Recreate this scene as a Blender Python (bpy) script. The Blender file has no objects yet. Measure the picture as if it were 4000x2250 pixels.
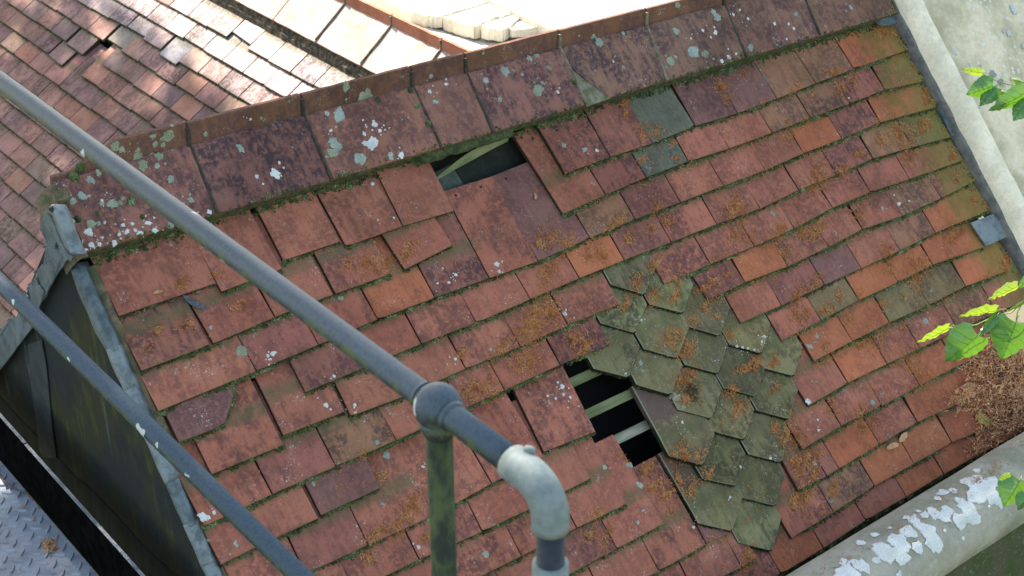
import bpy, bmesh, math, random
from math import radians, sin, cos, pi
from mathutils import Vector, Matrix, noise
from mathutils.bvhtree import BVHTree

S = bpy.context.scene
# ------------------------------------------------------------------ camera
RW = Matrix(((0.77403398, 0.30660379, -0.55395444), (-0.63309527, 0.3639403, -0.68318214), (-0.00785989, 0.87951212, 0.47581156)))
CAM = Vector((-1.14160626, -2.77722434, 1.54928911))
FP = 6000.0                                    # focal length in photograph pixels (4000 wide)
cd = bpy.data.cameras.new('camera'); cam = bpy.data.objects.new('camera', cd); S.collection.objects.link(cam)
cam.matrix_world = Matrix.Translation(CAM) @ RW.to_4x4()
cd.sensor_width = 36; cd.lens = FP / 4000 * 36; cd.clip_start = .05; cd.clip_end = 500
cd.dof.use_dof = True; cd.dof.focus_distance = 3.7; cd.dof.aperture_fstop = 9
S.camera = cam
# ------------------------------------------------------------------ light
SUN_E, SUN_A = radians(42.5), radians(9)         # behind the ridge, a little to the right
sdir = Vector((cos(SUN_E) * sin(SUN_A), cos(SUN_E) * cos(SUN_A), sin(SUN_E)))
w = bpy.data.worlds.new("World"); S.world = w; w.use_nodes = True
nt = w.node_tree; bg = nt.nodes['Background']
sky = nt.nodes.new('ShaderNodeTexSky'); sky.sky_type = 'NISHITA'; sky.sun_disc = False
sky.sun_elevation = SUN_E; sky.sun_rotation = SUN_A; sky.air_density = 1; sky.dust_density = 1.2; sky.ozone_density = 1
tint = nt.nodes.new('ShaderNodeMix'); tint.data_type = 'RGBA'; tint.blend_type = 'MULTIPLY'; tint.inputs[0].default_value = 1; tint.inputs[7].default_value = (1.0, .92, .80, 1)   # warm tint added to the sky, takes the blue out of the shade
nt.links.new(sky.outputs[0], tint.inputs[6]); nt.links.new(tint.outputs[2], bg.inputs[0]); bg.inputs[1].default_value = .15
sl = bpy.data.lights.new('sun', 'SUN'); so = bpy.data.objects.new('sun', sl); S.collection.objects.link(so)
sl.energy = 5.0; sl.angle = radians(.6); sl.color = (1, .93, .83)
so.rotation_euler = sdir.to_track_quat('Z', 'Y').to_euler()
S.view_settings.view_transform = 'Standard'; S.view_settings.look = 'None'; S.view_settings.gamma = 1
S.view_settings.exposure = 2.0
S.render.resolution_x = 1024; S.render.resolution_y = 576

# ------------------------------------------------------------------ helpers
R = random.Random(7)
PIT = radians(48.5); cP, sP = cos(PIT), sin(PIT)
G, TH, LT = .09014, .0115, .25
SL = TH / G
def roof(u, v, n=0): return Vector((u, -v * cP - n * sP, -v * sP + n * cP))
EU, EV, EN = Vector((1, 0, 0)), Vector((0, cP, sP)), Vector((0, -sP, cP))
def P(k, x, y):
    r, q = k // 10, k % 10
    return ((q - 1) * 1000 + x / 1.932, (r - 1) * 750 + y / 1.932)
def ray(q): return RW @ Vector(((q[0] - 2000) / FP, -(q[1] - 1125) / FP, -1))
def onpl(q, n, d):
    r = ray(q); n = Vector(n); return CAM + r * ((d - n.dot(CAM)) / n.dot(r))
def px(X):
    v = RW.transposed() @ (X - CAM); return 2000 + FP * v.x / -v.z, 1125 - FP * v.y / -v.z
def ruv(q, n=0):
    X = onpl(q, EN, n); return X.x, -(X.y * cP + X.z * sP)
def link(o, parent=None):
    S.collection.objects.link(o)
    if parent is not None: o.parent = parent
    return o
def mesh_obj(name, V, F, mat, parent=None, mw=None, smooth=False, col=None):
    me = bpy.data.meshes.new(name); me.from_pydata([tuple(v) for v in V], [], F); me.update()
    if smooth: me.polygons.foreach_set('use_smooth', [True] * len(me.polygons))
    me.materials.append(mat)
    o = bpy.data.objects.new(name, me)
    if mw is not None: o.matrix_world = mw
    if col: o.color = col
    return link(o, parent)
def tag(o, label=None, cat=None, group=None, kind=None):
    if label: o['label'] = label
    if cat: o['category'] = cat
    if group: o['group'] = group
    if kind: o['kind'] = kind
    elif cat: o['kind'] = 'thing'
    return o
def empty(name, loc, label, cat, group=None):
    o = bpy.data.objects.new(name, None); o.location = loc; o.empty_display_size = .05; link(o); return tag(o, label, cat, group)
def child(name, V, F, mat, root, smooth=False):
    L = Vector(root.location); return mesh_obj(name, [Vector(v) - L for v in V], F, mat, root, smooth=smooth)
class MB:
    def __init__(s): s.V = []; s.F = []
    def add(s, V, F):
        b = len(s.V); s.V += [Vector(v) for v in V]; s.F += [tuple(i + b for i in f) for f in F]
    def box(s, o, a, b, c):
        o, a, b, c = map(Vector, (o, a, b, c))
        s.add([o, o + a, o + a + b, o + b, o + c, o + a + c, o + a + b + c, o + b + c], [(0, 3, 2, 1), (4, 5, 6, 7), (0, 1, 5, 4), (1, 2, 6, 5), (2, 3, 7, 6), (3, 0, 4, 7)])
    def tube(s, pts, rad, n=20, caps=True):
        pts = [Vector(p) for p in pts]; rad = rad if isinstance(rad, (list, tuple)) else [rad] * len(pts)
        b = len(s.V); prev = None
        for i, p in enumerate(pts):
            t = (pts[min(i + 1, len(pts) - 1)] - pts[max(i - 1, 0)]).normalized()
            if prev is None: a = t.orthogonal().normalized()
            else: a = (prev - t * prev.dot(t)).normalized()
            prev = a; c = t.cross(a)
            for k in range(n):
                an = 2 * pi * k / n; s.V.append(p + (a * cos(an) + c * sin(an)) * rad[i])
        for i in range(len(pts) - 1):
            for k in range(n):
                s.F.append((b + i * n + k, b + i * n + (k + 1) % n, b + (i + 1) * n + (k + 1) % n, b + (i + 1) * n + k))
        if caps:
            s.F.append(tuple(b + k for k in range(n))[::-1]); s.F.append(tuple(b + (len(pts) - 1) * n + k for k in range(n)))
    def sheet(s, rows, th=None, nrm=None):
        """grid of points; optionally thickened along nrm (vector or function of point)"""
        m, n = len(rows), len(rows[0]); b = len(s.V)
        for r in rows: s.V += [Vector(p) for p in r]
        for i in range(m - 1):
            for j in range(n - 1): s.F.append((b + i * n + j, b + i * n + j + 1, b + (i + 1) * n + j + 1, b + (i + 1) * n + j))
        if th:
            b2 = len(s.V); nv = Vector(nrm) * th
            for r in rows: s.V += [Vector(p) + nv for p in r]
            for i in range(m - 1):
                for j in range(n - 1): s.F.append((b2 + i * n + j, b2 + (i + 1) * n + j, b2 + (i + 1) * n + j + 1, b2 + i * n + j + 1))
            ring = [j for j in range(n)] + [i * n + n - 1 for i in range(1, m)] + [(m - 1) * n + j for j in range(n - 2, -1, -1)] + [i * n for i in range(m - 2, 0, -1)]
            for a, c in zip(ring, ring[1:] + ring[:1]): s.F.append((b + a, b2 + a, b2 + c, b + c))
    def build(s, name, mat, parent=None, smooth=False, col=None):
        if parent is not None and parent.type == 'EMPTY' and tuple(parent.location) != (0, 0, 0):
            o = child(name, s.V, s.F, mat, parent, smooth)
        else: o = mesh_obj(name, s.V, s.F, mat, parent, smooth=smooth)
        if col: o.color = col
        return o
def poly_slab(pts, off, jit=0.0, sub=3, rnd=R):
    """closed polygon of world points given thickness along off, edges subdivided and roughened"""
    q = []
    for a, b in zip(pts, pts[1:] + pts[:1]):
        a, b = Vector(a), Vector(b)
        for i in range(sub):
            p = a.lerp(b, i / sub)
            if i: p = p + Vector((rnd.uniform(-1, 1), rnd.uniform(-1, 1), rnd.uniform(-1, 1))) * jit
            q.append(p)
    n = len(q); V = q + [p + Vector(off) for p in q]
    return V, [tuple(range(n))[::-1], tuple(range(n, 2 * n))] + [(i, (i + 1) % n, n + (i + 1) % n, n + i) for i in range(n)]
def nz(p, sc=1.0): return noise.noise(Vector(p) * sc)

# ------------------------------------------------------------------ materials
class NT:
    def __init__(s, name):
        s.m = bpy.data.materials.new(name); s.m.use_nodes = True; s.t = s.m.node_tree
        s.b = s.t.nodes['Principled BSDF']; s.co = s.t.nodes.new('ShaderNodeTexCoord').outputs['Object']
    def n(s, typ, **kw):
        x = s.t.nodes.new(typ)
        for k, v in kw.items(): setattr(x, k, v)
        return x
    def put(s, sock, v):
        if hasattr(v, 'is_linked'): s.t.links.new(v, sock)
        elif isinstance(v, (tuple, list)) and len(v) == 3 and sock.type == 'RGBA': sock.default_value = (*v, 1)
        else: sock.default_value = v
    def math(s, op, a, b=0.0, c=None, clamp=False):
        x = s.n('ShaderNodeMath', operation=op, use_clamp=clamp); s.put(x.inputs[0], a); s.put(x.inputs[1], b)
        if c is not None: s.put(x.inputs[2], c)
        return x.outputs[0]
    def mapv(s, scale=(1, 1, 1), vec=None, loc=None):
        x = s.n('ShaderNodeMapping'); s.t.links.new(vec or s.co, x.inputs[0]); x.inputs['Scale'].default_value = scale
        if loc is not None: s.put(x.inputs['Location'], loc)
        return x.outputs[0]
    def noise(s, scale, vec=None, det=3, rough=.6, dist=0):
        x = s.n('ShaderNodeTexNoise'); s.t.links.new(vec or s.co, x.inputs['Vector'])
        x.inputs['Scale'].default_value = scale; x.inputs['Detail'].default_value = det; x.inputs['Roughness'].default_value = rough; x.inputs['Distortion'].default_value = dist
        return x.outputs[0]
    def vor(s, scale, vec=None, feat='F1', out=0):
        x = s.n('ShaderNodeTexVoronoi', feature=feat); s.t.links.new(vec or s.co, x.inputs['Vector']); x.inputs['Scale'].default_value = scale
        return x.outputs[out]
    def ss(s, v, lo, hi):
        x = s.n('ShaderNodeMapRange', interpolation_type='SMOOTHSTEP'); s.put(x.inputs[0], v); x.inputs[1].default_value = lo; x.inputs[2].default_value = hi
        return x.outputs[0]
    def mix(s, f, a, b, mode='MIX'):
        x = s.n('ShaderNodeMix', data_type='RGBA', blend_type=mode); s.put(x.inputs[0], f); s.put(x.inputs[6], a); s.put(x.inputs[7], b)
        return x.outputs[2]
    def bump(s, h, strength=.4, dist=.002):
        x = s.n('ShaderNodeBump'); x.inputs['Strength'].default_value = strength; x.inputs['Distance'].default_value = dist; s.put(x.inputs['Height'], h)
        s.t.links.new(x.outputs[0], s.b.inputs['Normal'])
    def done(s, col, rough=.85, metal=0, spec=.4):
        s.put(s.b.inputs['Base Color'], col); s.put(s.b.inputs['Roughness'], rough); s.put(s.b.inputs['Metallic'], metal); s.b.inputs['Specular IOR Level'].default_value = spec
        return s.m

def clay_mat(name, algae=1.0, lich=1.0, dark=(.045, .030, .034), darkamt=.75, strip=1.0, edge=.9, worn=0):
    """fired clay; object colour gives the base, its alpha how sooty the tile is; local y runs up the slope from the tail"""
    t = NT(name); oi = t.n('ShaderNodeObjectInfo')
    off = t.n('ShaderNodeCombineXYZ'); r = t.math('MULTIPLY', oi.outputs['Random'], 37.0)
    for i in range(3): t.t.links.new(r, off.inputs[i])
    va = t.n('ShaderNodeVectorMath', operation='ADD'); t.t.links.new(t.co, va.inputs[0]); t.t.links.new(off.outputs[0], va.inputs[1]); v = va.outputs[0]
    base = oi.outputs['Color']
    big = t.noise(13, v, 4, .6)
    st = t.noise(1, t.mapv((75, 14, 20), v), 4, .65)
    fine = t.noise(330, v, 3, .7)
    mid = t.noise(75, v, 4, .7)
    c = t.mix(t.math('MULTIPLY', t.ss(fine, .35, .7), .35), base, t.mix(1.0, base, (.62, .55, .56), 'MULTIPLY'))
    c = t.mix(t.math('MULTIPLY', t.ss(big, .3, .7), .4), c, t.mix(1.0, base, (1.2, 1.05, .9), 'MULTIPLY'))
    amt = oi.outputs['Alpha']
    dk = t.math('MULTIPLY', t.ss(t.math('ADD', t.math('MULTIPLY', big, .6), t.math('MULTIPLY', st, .4)), .41, .56), t.ss(mid, .32, .56))
    dk = t.math('MULTIPLY', dk, t.math('MULTIPLY', amt, darkamt), clamp=True)
    c = t.mix(dk, c, dark)
    sp = t.math('MULTIPLY', t.ss(t.noise(120, v, 2, .5), .60, .72), .35)
    c = t.mix(sp, c, (.07, .045, .045))
    # algae film on the strip that stays damp under the next tail, and in patches
    xyz = t.n('ShaderNodeSeparateXYZ'); t.t.links.new(t.co, xyz.inputs[0])
    y = t.math('ADD', xyz.outputs[1], t.math('MULTIPLY', t.math('SUBTRACT', mid, .5), .035))
    al = t.math('MULTIPLY', t.math('MULTIPLY', t.ss(y, .066, .092), t.math('SUBTRACT', 1.0, t.ss(y, .100, .125))), .6 * algae * strip)
    al = t.math('MAXIMUM', al, t.math('MULTIPLY', t.ss(t.noise(22, v, 4, .65), .60, .76), .28 * algae))
    tail = t.math('MULTIPLY', t.math('SUBTRACT', 1.0, t.ss(y, .000, .010)), .25 * algae * strip)
    c = t.mix(t.math('MAXIMUM', al, tail), c, (.105, .100, .045))
    # crusty lichen specks
    vs = t.vor(85, v); vs2 = t.vor(210, v); msk = t.ss(t.noise(19, v, 2, .6), .55, .70)
    lc = t.math('MAXIMUM', t.math('SUBTRACT', 1.0, t.ss(vs, .16, .24)), t.math('SUBTRACT', 1.0, t.ss(vs2, .20, .30)))
    lc = t.math('MULTIPLY', t.math('MULTIPLY', lc, msk), .5 * lich)
    c = t.mix(lc, c, t.mix(t.noise(40, v, 1), (.42, .43, .36), (.62, .55, .50)))
    pos = t.n('ShaderNodeNewGeometry').outputs['Position']
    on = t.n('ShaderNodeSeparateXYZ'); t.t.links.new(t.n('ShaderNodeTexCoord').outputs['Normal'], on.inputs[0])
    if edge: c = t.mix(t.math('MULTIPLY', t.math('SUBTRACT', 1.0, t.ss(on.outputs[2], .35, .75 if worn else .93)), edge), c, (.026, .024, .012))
    if worn: c = t.mix(t.math('MULTIPLY', t.ss(y, .125, .15), .75), c, (.115, .072, .062))
    if worn: c = t.mix(t.math('MULTIPLY', t.math('MULTIPLY', t.ss(on.outputs[2], .55, .75), t.math('SUBTRACT', 1.0, t.ss(on.outputs[2], .93, .97))), worn), c, (.24, .25, .17))
    px_ = t.n('ShaderNodeSeparateXYZ'); t.t.links.new(pos, px_.inputs[0])
    al2 = t.math('MULTIPLY', t.ss(t.math('ADD', px_.outputs[0], t.math('MULTIPLY', t.math('SUBTRACT', t.noise(9, pos, 4, .7), .5), .5)), 2.44, 2.60), .75 * min(1, edge))
    c = t.mix(al2, c, (.17, .155, .035))
    gr = t.ss(t.noise(4.5, pos, 4, .65), .42, .66)
    c = t.mix(t.math('MULTIPLY', gr, .5), c, t.mix(1.0, c, (.52, .50, .48), 'MULTIPLY'))
    t.bump(t.math('ADD', t.math('MULTIPLY', fine, .5), t.math('ADD', mid, t.math('MULTIPLY', lc, .8))), .55, .0016)
    return t.done(c, .92, spec=.15)
CLAY = clay_mat('fired_clay'); CLAYN = clay_mat('long_exposed_clay', .8, 1, strip=0); CLAYD = clay_mat('clean_clay', .25, .5)
RIDGE = clay_mat('ridge_clay', .35, .9, (.055, .036, .042), .95, 0, 0)
HEXM = clay_mat('mossy_clay', .9, 1.2, (.03, .032, .022), .8, 1, 1, .65)
def simple(name, col, col2=None, sc=40, rough=.85, metal=0, bump=.3, bd=.002, stretch=(1, 1, 1), spec=.4, lo=.4, hi=.65, world=False):
    t = NT(name)
    if world: t.co = t.n('ShaderNodeNewGeometry').outputs['Position']
    v = t.mapv(stretch); n1 = t.noise(sc, v, 4, .65); n2 = t.noise(sc * 6, v, 3, .7)
    c = t.mix(t.ss(n1, lo, hi), col, col2 or tuple(x * .6 for x in col))
    c = t.mix(t.math('MULTIPLY', t.ss(n2, .4, .7), .3), c, t.mix(1.0, c, (.6, .6, .6), 'MULTIPLY'))
    if bump: t.bump(t.math('ADD', n1, t.math('MULTIPLY', n2, .5)), bump, bd)
    return t.done(c, rough, metal, spec)
MORTAR = simple('mortar', (.22, .19, .13), (.09, .10, .04), 45, bump=.8, bd=.006)
MOSSBED = simple('mossy_mortar', (.035, .045, .014), (.085, .11, .035), 70, bump=1, bd=.008)
VERGE = simple('verge_mortar', (.17, .12, .07), (.07, .07, .03), 40, bump=.8, bd=.004)
SOIL = simple('dark_mortar', (.03, .026, .018), (.06, .055, .03), 60, bump=.8, bd=.006)
VOID = simple('old_roof_space', (.004, .004, .004), (.008, .008, .007), 5)
WOOD = simple('grey_wood', (.30, .28, .21), (.17, .17, .10), 30, stretch=(.12, 1, 1), bump=.5, bd=.002)
WOODG = simple('green_wood', (.19, .20, .09), (.10, .115, .045), 30, stretch=(.12, 1, 1), bump=.5, bd=.002)
LEAD = simple('old_lead', (.12, .15, .155), (.06, .08, .08), 28, rough=.5, metal=.35, bump=.5, bd=.003, spec=.5)
LEADL = simple('pale_lead', (.19, .215, .215), (.085, .105, .105), 26, rough=.55, metal=.2, bump=.5, bd=.003)
SLATE = simple('grey_slate', (.30, .34, .35), (.20, .23, .23), 50, rough=.7, bump=.3)
STEEL = simple('worn_paint', (.13, .155, .175), (.10, .12, .14), 90, rough=.5, bump=.15, bd=.001, spec=.5)
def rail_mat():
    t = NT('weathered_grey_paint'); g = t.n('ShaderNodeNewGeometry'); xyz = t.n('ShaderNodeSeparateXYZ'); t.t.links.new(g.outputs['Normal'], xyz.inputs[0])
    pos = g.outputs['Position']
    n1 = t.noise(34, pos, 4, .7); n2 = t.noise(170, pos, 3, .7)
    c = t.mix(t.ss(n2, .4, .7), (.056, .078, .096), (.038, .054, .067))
    # shade painted into the underside, mottled with green algae
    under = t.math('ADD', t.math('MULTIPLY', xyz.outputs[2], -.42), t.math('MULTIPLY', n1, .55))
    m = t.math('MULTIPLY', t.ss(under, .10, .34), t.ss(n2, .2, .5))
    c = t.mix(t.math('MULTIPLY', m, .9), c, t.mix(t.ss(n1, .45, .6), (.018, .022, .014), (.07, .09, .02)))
    fl = t.ss(t.noise(26, pos, 1, .4), .735, .75)
    c = t.mix(t.math('MULTIPLY', fl, .8), c, (.55, .58, .55))
    t.bump(n2, .2, .0008)
    return t.done(c, .58, 0, .35)
RAIL = rail_mat()
POST = simple('algae_covered_steel', (.062, .080, .022), (.016, .022, .012), 38, rough=.8, bump=.5, bd=.002, stretch=(1, 1, .45))
GALV = simple('galvanised_steel', (.185, .22, .21), (.14, .17, .16), 60, rough=.62, metal=.1, bump=.12, bd=.001)
BLACKP = simple('black_paint', (.012, .014, .018), (.02, .024, .028), 60, rough=.45, bump=.1)
def wall_mat():
    t = NT('mossy_asphalt'); pos = t.n('ShaderNodeNewGeometry').outputs['Position']
    st = t.noise(1, t.mapv((20, 30, 8), pos), 5, .6); big = t.noise(5.5, pos, 3, .6); f = t.noise(150, pos, 3, .7)
    c = t.mix(t.ss(big, .4, .65), (.016, .020, .019), (.026, .027, .013))
    c = t.mix(t.math('MULTIPLY', t.math('MULTIPLY', t.ss(st, .46, .72), t.ss(big, .38, .6)), .7), c, (.060, .068, .014))
    c = t.mix(t.math('MULTIPLY', t.ss(t.noise(1, t.mapv((14, 30, 5), pos), 4, .6), .62, .76), .55), c, (.10, .125, .13))
    c = t.mix(t.math('MULTIPLY', t.ss(f, .45, .7), .3), c, (.01, .012, .01))
    t.bump(t.math('ADD', st, f), .35, .003)
    return t.done(c, .85, 0, .15)
WALLM = wall_mat()
SKIRT = simple('wet_lead_skirt', (.020, .027, .033), (.013, .016, .014), 24, rough=.85, bump=.25, stretch=(1, 1, .4), world=True, spec=.1)
def stone_mat(name, a, b, lichen=.5, sc=8):
    t = NT(name); pos = t.n('ShaderNodeNewGeometry').outputs['Position']
    n1 = t.noise(sc, pos, 5, .65); n2 = t.noise(sc * 9, pos, 4, .7); n3 = t.noise(260, pos, 3, .7)
    c = t.mix(t.ss(n1, .35, .65), a, b); c = t.mix(t.math('MULTIPLY', t.ss(n2, .4, .7), .4), c, t.mix(1.0, c, (.7, .68, .6), 'MULTIPLY'))
    c = t.mix(t.math('MULTIPLY', t.ss(n3, .5, .7), .25), c, tuple(x * .5 for x in a))
    li = t.math('MULTIPLY', t.math('SUBTRACT', 1.0, t.ss(t.vor(42, pos), .18, .3)), t.ss(t.noise(7, pos, 2), .48, .62))
    c = t.mix(t.math('MULTIPLY', li, lichen), c, (.62, .62, .54))
    t.bump(t.math('ADD', n2, n3), .5, .004)
    return t.done(c, .9, 0, .3)
STONE = stone_mat('yellow_stone', (.72, .61, .41), (.44, .39, .24), 1.0)
STONEP = stone_mat('pale_stone', (.68, .64, .53), (.55, .52, .42), .4)
COPING = stone_mat('grey_coping_stone', (.36, .335, .26), (.22, .215, .145), .15, 6)
def moss_stone():
    t = NT('mossy_stone'); pos = t.n('ShaderNodeNewGeometry').outputs['Position']
    n1 = t.noise(14, pos, 4, .6); n2 = t.noise(70, pos, 4, .7)
    c = t.mix(t.ss(n1, .4, .6), (.045, .065, .02), (.07, .07, .04)); c = t.mix(t.math('MULTIPLY', t.ss(n2, .56, .7), .6), c, (.17, .24, .16))
    t.bump(n2, .6, .006); return t.done(c, .95, 0, .2)
MSTONE = moss_stone()
def leafy(name, a, b, tr=(.2, .42, .02), sc=60, trw=.16):
    t = NT(name); oi = t.n('ShaderNodeObjectInfo'); n1 = t.noise(sc, None, 3, .6)
    c = t.mix(t.ss(n1, .35, .65), a, b); t.done(c, .3, 0, .6); t.bump(n1, .3, .001)
    tl = t.n('ShaderNodeBsdfTranslucent'); t.put(tl.inputs[0], tr); mx = t.n('ShaderNodeMixShader'); mx.inputs[0].default_value = trw
    out = t.t.nodes['Material Output']; t.t.links.new(t.b.outputs[0], mx.inputs[1]); t.t.links.new(tl.outputs[0], mx.inputs[2]); t.t.links.new(mx.outputs[0], out.inputs[0])
    return t.m
LEAF = leafy('lime_leaf', (.07, .20, .035), (.045, .14, .025))
LEAFY = leafy('young_leaf', (.20, .30, .03), (.13, .23, .03), (.4, .55, .03), 60, .25)
STEMM = simple('green_stem', (.20, .24, .06), (.25, .16, .08), 50)
def scatter_mat(name, stops, sc=35, rough=.9):
    """each loose bit picks its tint from where it lies"""
    t = NT(name); n1 = t.noise(sc, None, 1, .5); n2 = t.noise(sc * 9, None, 1, .5)
    x = t.n('ShaderNodeValToRGB'); t.put(x.inputs[0], t.math('ADD', t.math('MULTIPLY', n1, .5), t.math('MULTIPLY', n2, .5)))
    e = x.color_ramp.elements; e[0].position = .3; e[0].color = (*stops[0], 1); e[1].position = .7; e[1].color = (*stops[-1], 1)
    for i, sx in enumerate(stops[1:-1]): q = e.new(.3 + .4 * (i + 1) / (len(stops) - 1)); q.color = (*sx, 1)
    return t.done(x.outputs[0], rough, 0, .2)
MOSSM = scatter_mat('moss', [(.012, .016, .005), (.038, .048, .014), (.08, .11, .035), (.24, .29, .17)])
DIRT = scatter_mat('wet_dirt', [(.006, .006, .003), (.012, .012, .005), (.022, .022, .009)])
MOSSDK = scatter_mat('dry_moss', [(.03, .028, .014), (.07, .06, .03), (.13, .13, .06)])
LITTER = scatter_mat('rust_litter', [(.13, .045, .015), (.33, .115, .032), (.43, .185, .06), (.46, .29, .14)], 45)
PILE = scatter_mat('dried_blossom', [(.09, .03, .012), (.38, .15, .06), (.66, .38, .20), (.72, .46, .17)], 45)
LICHEN = scatter_mat('grey_lichen', [(.15, .175, .135), (.23, .26, .21), (.34, .37, .31)], 30)
LICHENW = scatter_mat('white_lichen', [(.36, .37, .34), (.48, .49, .45), (.60, .60, .56)], 24)
LICHENC = scatter_mat('coping_crust', [(.42, .42, .37), (.52, .52, .47), (.64, .64, .59)], 24)
LICHENG = scatter_mat('green_lichen', [(.13, .15, .09), (.20, .22, .14), (.29, .31, .22)], 30)
BRACT = simple('dry_bract', (.48, .27, .13), (.35, .17, .07), 60)
PLATE = simple('galvanised_plate', (.29, .315, .35), (.20, .22, .25), 14, rough=.5, metal=.2, bump=.1)
BLACKM = simple('blackened_steel', (.003, .003, .003), (.006, .006, .005), 30, rough=.95, bump=.2, spec=.0)
RIM = simple('bright_steel_edge', (.24, .26, .28), (.14, .15, .16), 60, rough=.4, metal=.4)
GROUND = simple('far_ground', (.07, .08, .04), (.12, .10, .06), 1)
BARK = simple('bark', (.12, .09, .06), (.07, .05, .03), 12)

# ------------------------------------------------------------------ roof tiles
ORD = ['', 'first', 'second', 'third', 'fourth', 'fifth', 'sixth', 'seventh', 'eighth', 'ninth', 'tenth', 'eleventh', 'twelfth', 'thirteenth', 'fourteenth', 'fifteenth', 'sixteenth', 'seventeenth', 'eighteenth', 'nineteenth', 'twentieth']
# tail corners read off the photograph, course by course: "crop,x,y" corners with a letter for the tile between them (capital: tile and a half)
CH={
1:"21,895,935 R 21,1635,685; 21,1670,750 r 22,200,580; 22,205,515 r 22,640,370; 22,680,410 r 22,1110,255 r 22,1500,140; 13,400,1310 d 13,745,1183 d 13,1060,1080 g 13,1385,948 p 13,1705,853 p 14,70,742 b 14,360,628 b 14,650,518 O 14,1065,370",
2:"21,1065,1350 D 21,1590,1150; 21,1610,1145 r 22,145,942 r 22,585,772; 22,600,768 r 22,1028,612; 22,1122,584 r 22,1490,398; 23,385,165 r 23,710,20 d 13,1015,1338 g 13,1335,1215 r 13,1640,1120 r 14,35,1000 b 14,325,888 b 14,620,780 d 14,885,675 M 14,1195,605",
3:"31,1195,205 R 22,5,1350 q 22,475,1150 r 22,920,960 o 22,1352,795 q 22,1762,650 r 23,200,520 p 23,590,345 b 23,932,205 d 23,1275,75 r 13,1600,1400 r 14,-20,1285 r 14,270,1155 o 14,560,1045 d 14,850,922 O 14,1290,800",
4:"31,1350,440 P 31,1910,225; 32,375,60 q 22,830,1320 r 22,1250,1143 r 22,1665,985 r 23,140,808 r 23,510,650 o 23,850,512 d 23,1205,378 r 23,1548,240 r 23,1875,125 r 14,235,1432 r 14,520,1318 q 14,795,1195 b 14,1090,1110 m 14,1385,1030",
5:"31,1595,682 R 32,212,458; 32,205,388 r 32,675,205; 32,715,243 r 32,1110,95 r 22,1585,1332 r 23,65,1165 r 23,425,1005 r 23,820,843; 23,1150,695 r 23,1500,545 r 23,1832,408 r 24,200,275 r 24,490,118 r 14,775,1449 r 14,1070,1350 M 14,1480,1205",
6:"31,1540,1075 R 32,125,830 q 32,605,620 b 32,1060,425 r 32,1560,190 r 32,1880,45 r 23,367,1302 d 23,742,1148; 23,1480,820 d 23,1760,680 o 24,150,560 r 24,460,415 r 24,715,280 r 24,1020,178 b 24,1310,45 M 14,1580,1355",
7:"31,1665,1365 r 32,15,1225 r 32,475,1010; 32,490,990 p 32,948,782; 23,1725,990 r 24,105,855 q 24,430,700 p 24,705,575 r 24,1000,440 b 24,1270,305 O 24,1685,130",
8:"32,-110,1660 r 32,375,1430 d 32,850,1215 r 32,1345,990 r 32,1782,750 r 33,242,545; 33,240,512 r 33,635,357; 24,105,1122 r 24,405,968 m 24,690,815 o 24,985,680 o 24,1245,548 O 24,1640,412",
9:"32,290,1750 r 32,745,1560 r 32,1235,1325 r 32,1710,1112 r 33,175,925 r 33,600,710; 24,350,1275 o 24,640,1125 o 24,920,985 m 24,1220,850 m 24,1495,710 O 24,1815,590",
10:"32,570,1955 r 32,1050,1740 r 32,1550,1525 r 33,75,1298 r 33,490,1085 r 33,872,903; 34,305,165 r 34,605,-10 o 24,900,1297 r 24,1150,1178 r 24,1440,1040 b 24,1730,910 r 24,2010,790",
11:"33,-430,1880 r 33,0,1665 r 33,400,1455 q 33,795,1243 r 33,1148,1052; 34,262,492 r 34,555,315 r 34,862,165 r 34,1150,10 o 34,1430,-134 o 34,1730,-270",
12:"33,300,1830 r 33,700,1620 r 33,1112,1410 r 33,1468,1210 p 33,1640,1125; 34,228,802 q 34,445,695 d 34,540,637 o 34,845,455 r 34,1130,288 o 34,1440,148 o 34,1740,-20",
13:"33,580,1960 r 33,980,1760 r 33,1370,1560 r 33,1735,1385 r 33,1850,1318; 34,180,1165 r 34,500,968 b 34,808,770 o 34,1105,602 o 34,1392,443 o 34,1680,318",
14:"34,-200,1610 r 34,100,1435 o 34,422,1240 r 34,740,1030 r 34,1045,852 o 34,1330,680 o 34,1630,515 o 34,1900,370"}

COL = {'r': ((.365, .134, .083), .75, 'dusty red'), 'd': ((.29, .112, .078), 1.0, 'dark mottled red'), 'q': ((.285, .108, .078), .95, 'purplish red'),
       'p': ((.225, .105, .088), .6, 'smooth purple'), 'b': ((.29, .145, .08), .85, 'buff brown'), 'o': ((.42, .14, .065), .45, 'bright orange red'),
       'g': ((.145, .15, .105), .6, 'grey green'), 'm': ((.20, .145, .07), .7, 'mossy olive brown')}
def jitter(c, rnd, a=.07):
    k = 1 + rnd.uniform(-a, a); return tuple(min(1, x * k * (1 + rnd.uniform(-a, a) * .4)) for x in c)
def frame(o, ex, ey):
    ex = ex.normalized(); ez = ex.cross(ey).normalized(); ey = ez.cross(ex)
    return Matrix(((ex.x, ey.x, ez.x, o.x), (ex.y, ey.y, ez.y, o.y), (ex.z, ey.z, ez.z, o.z), (0, 0, 0, 1)))
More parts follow.
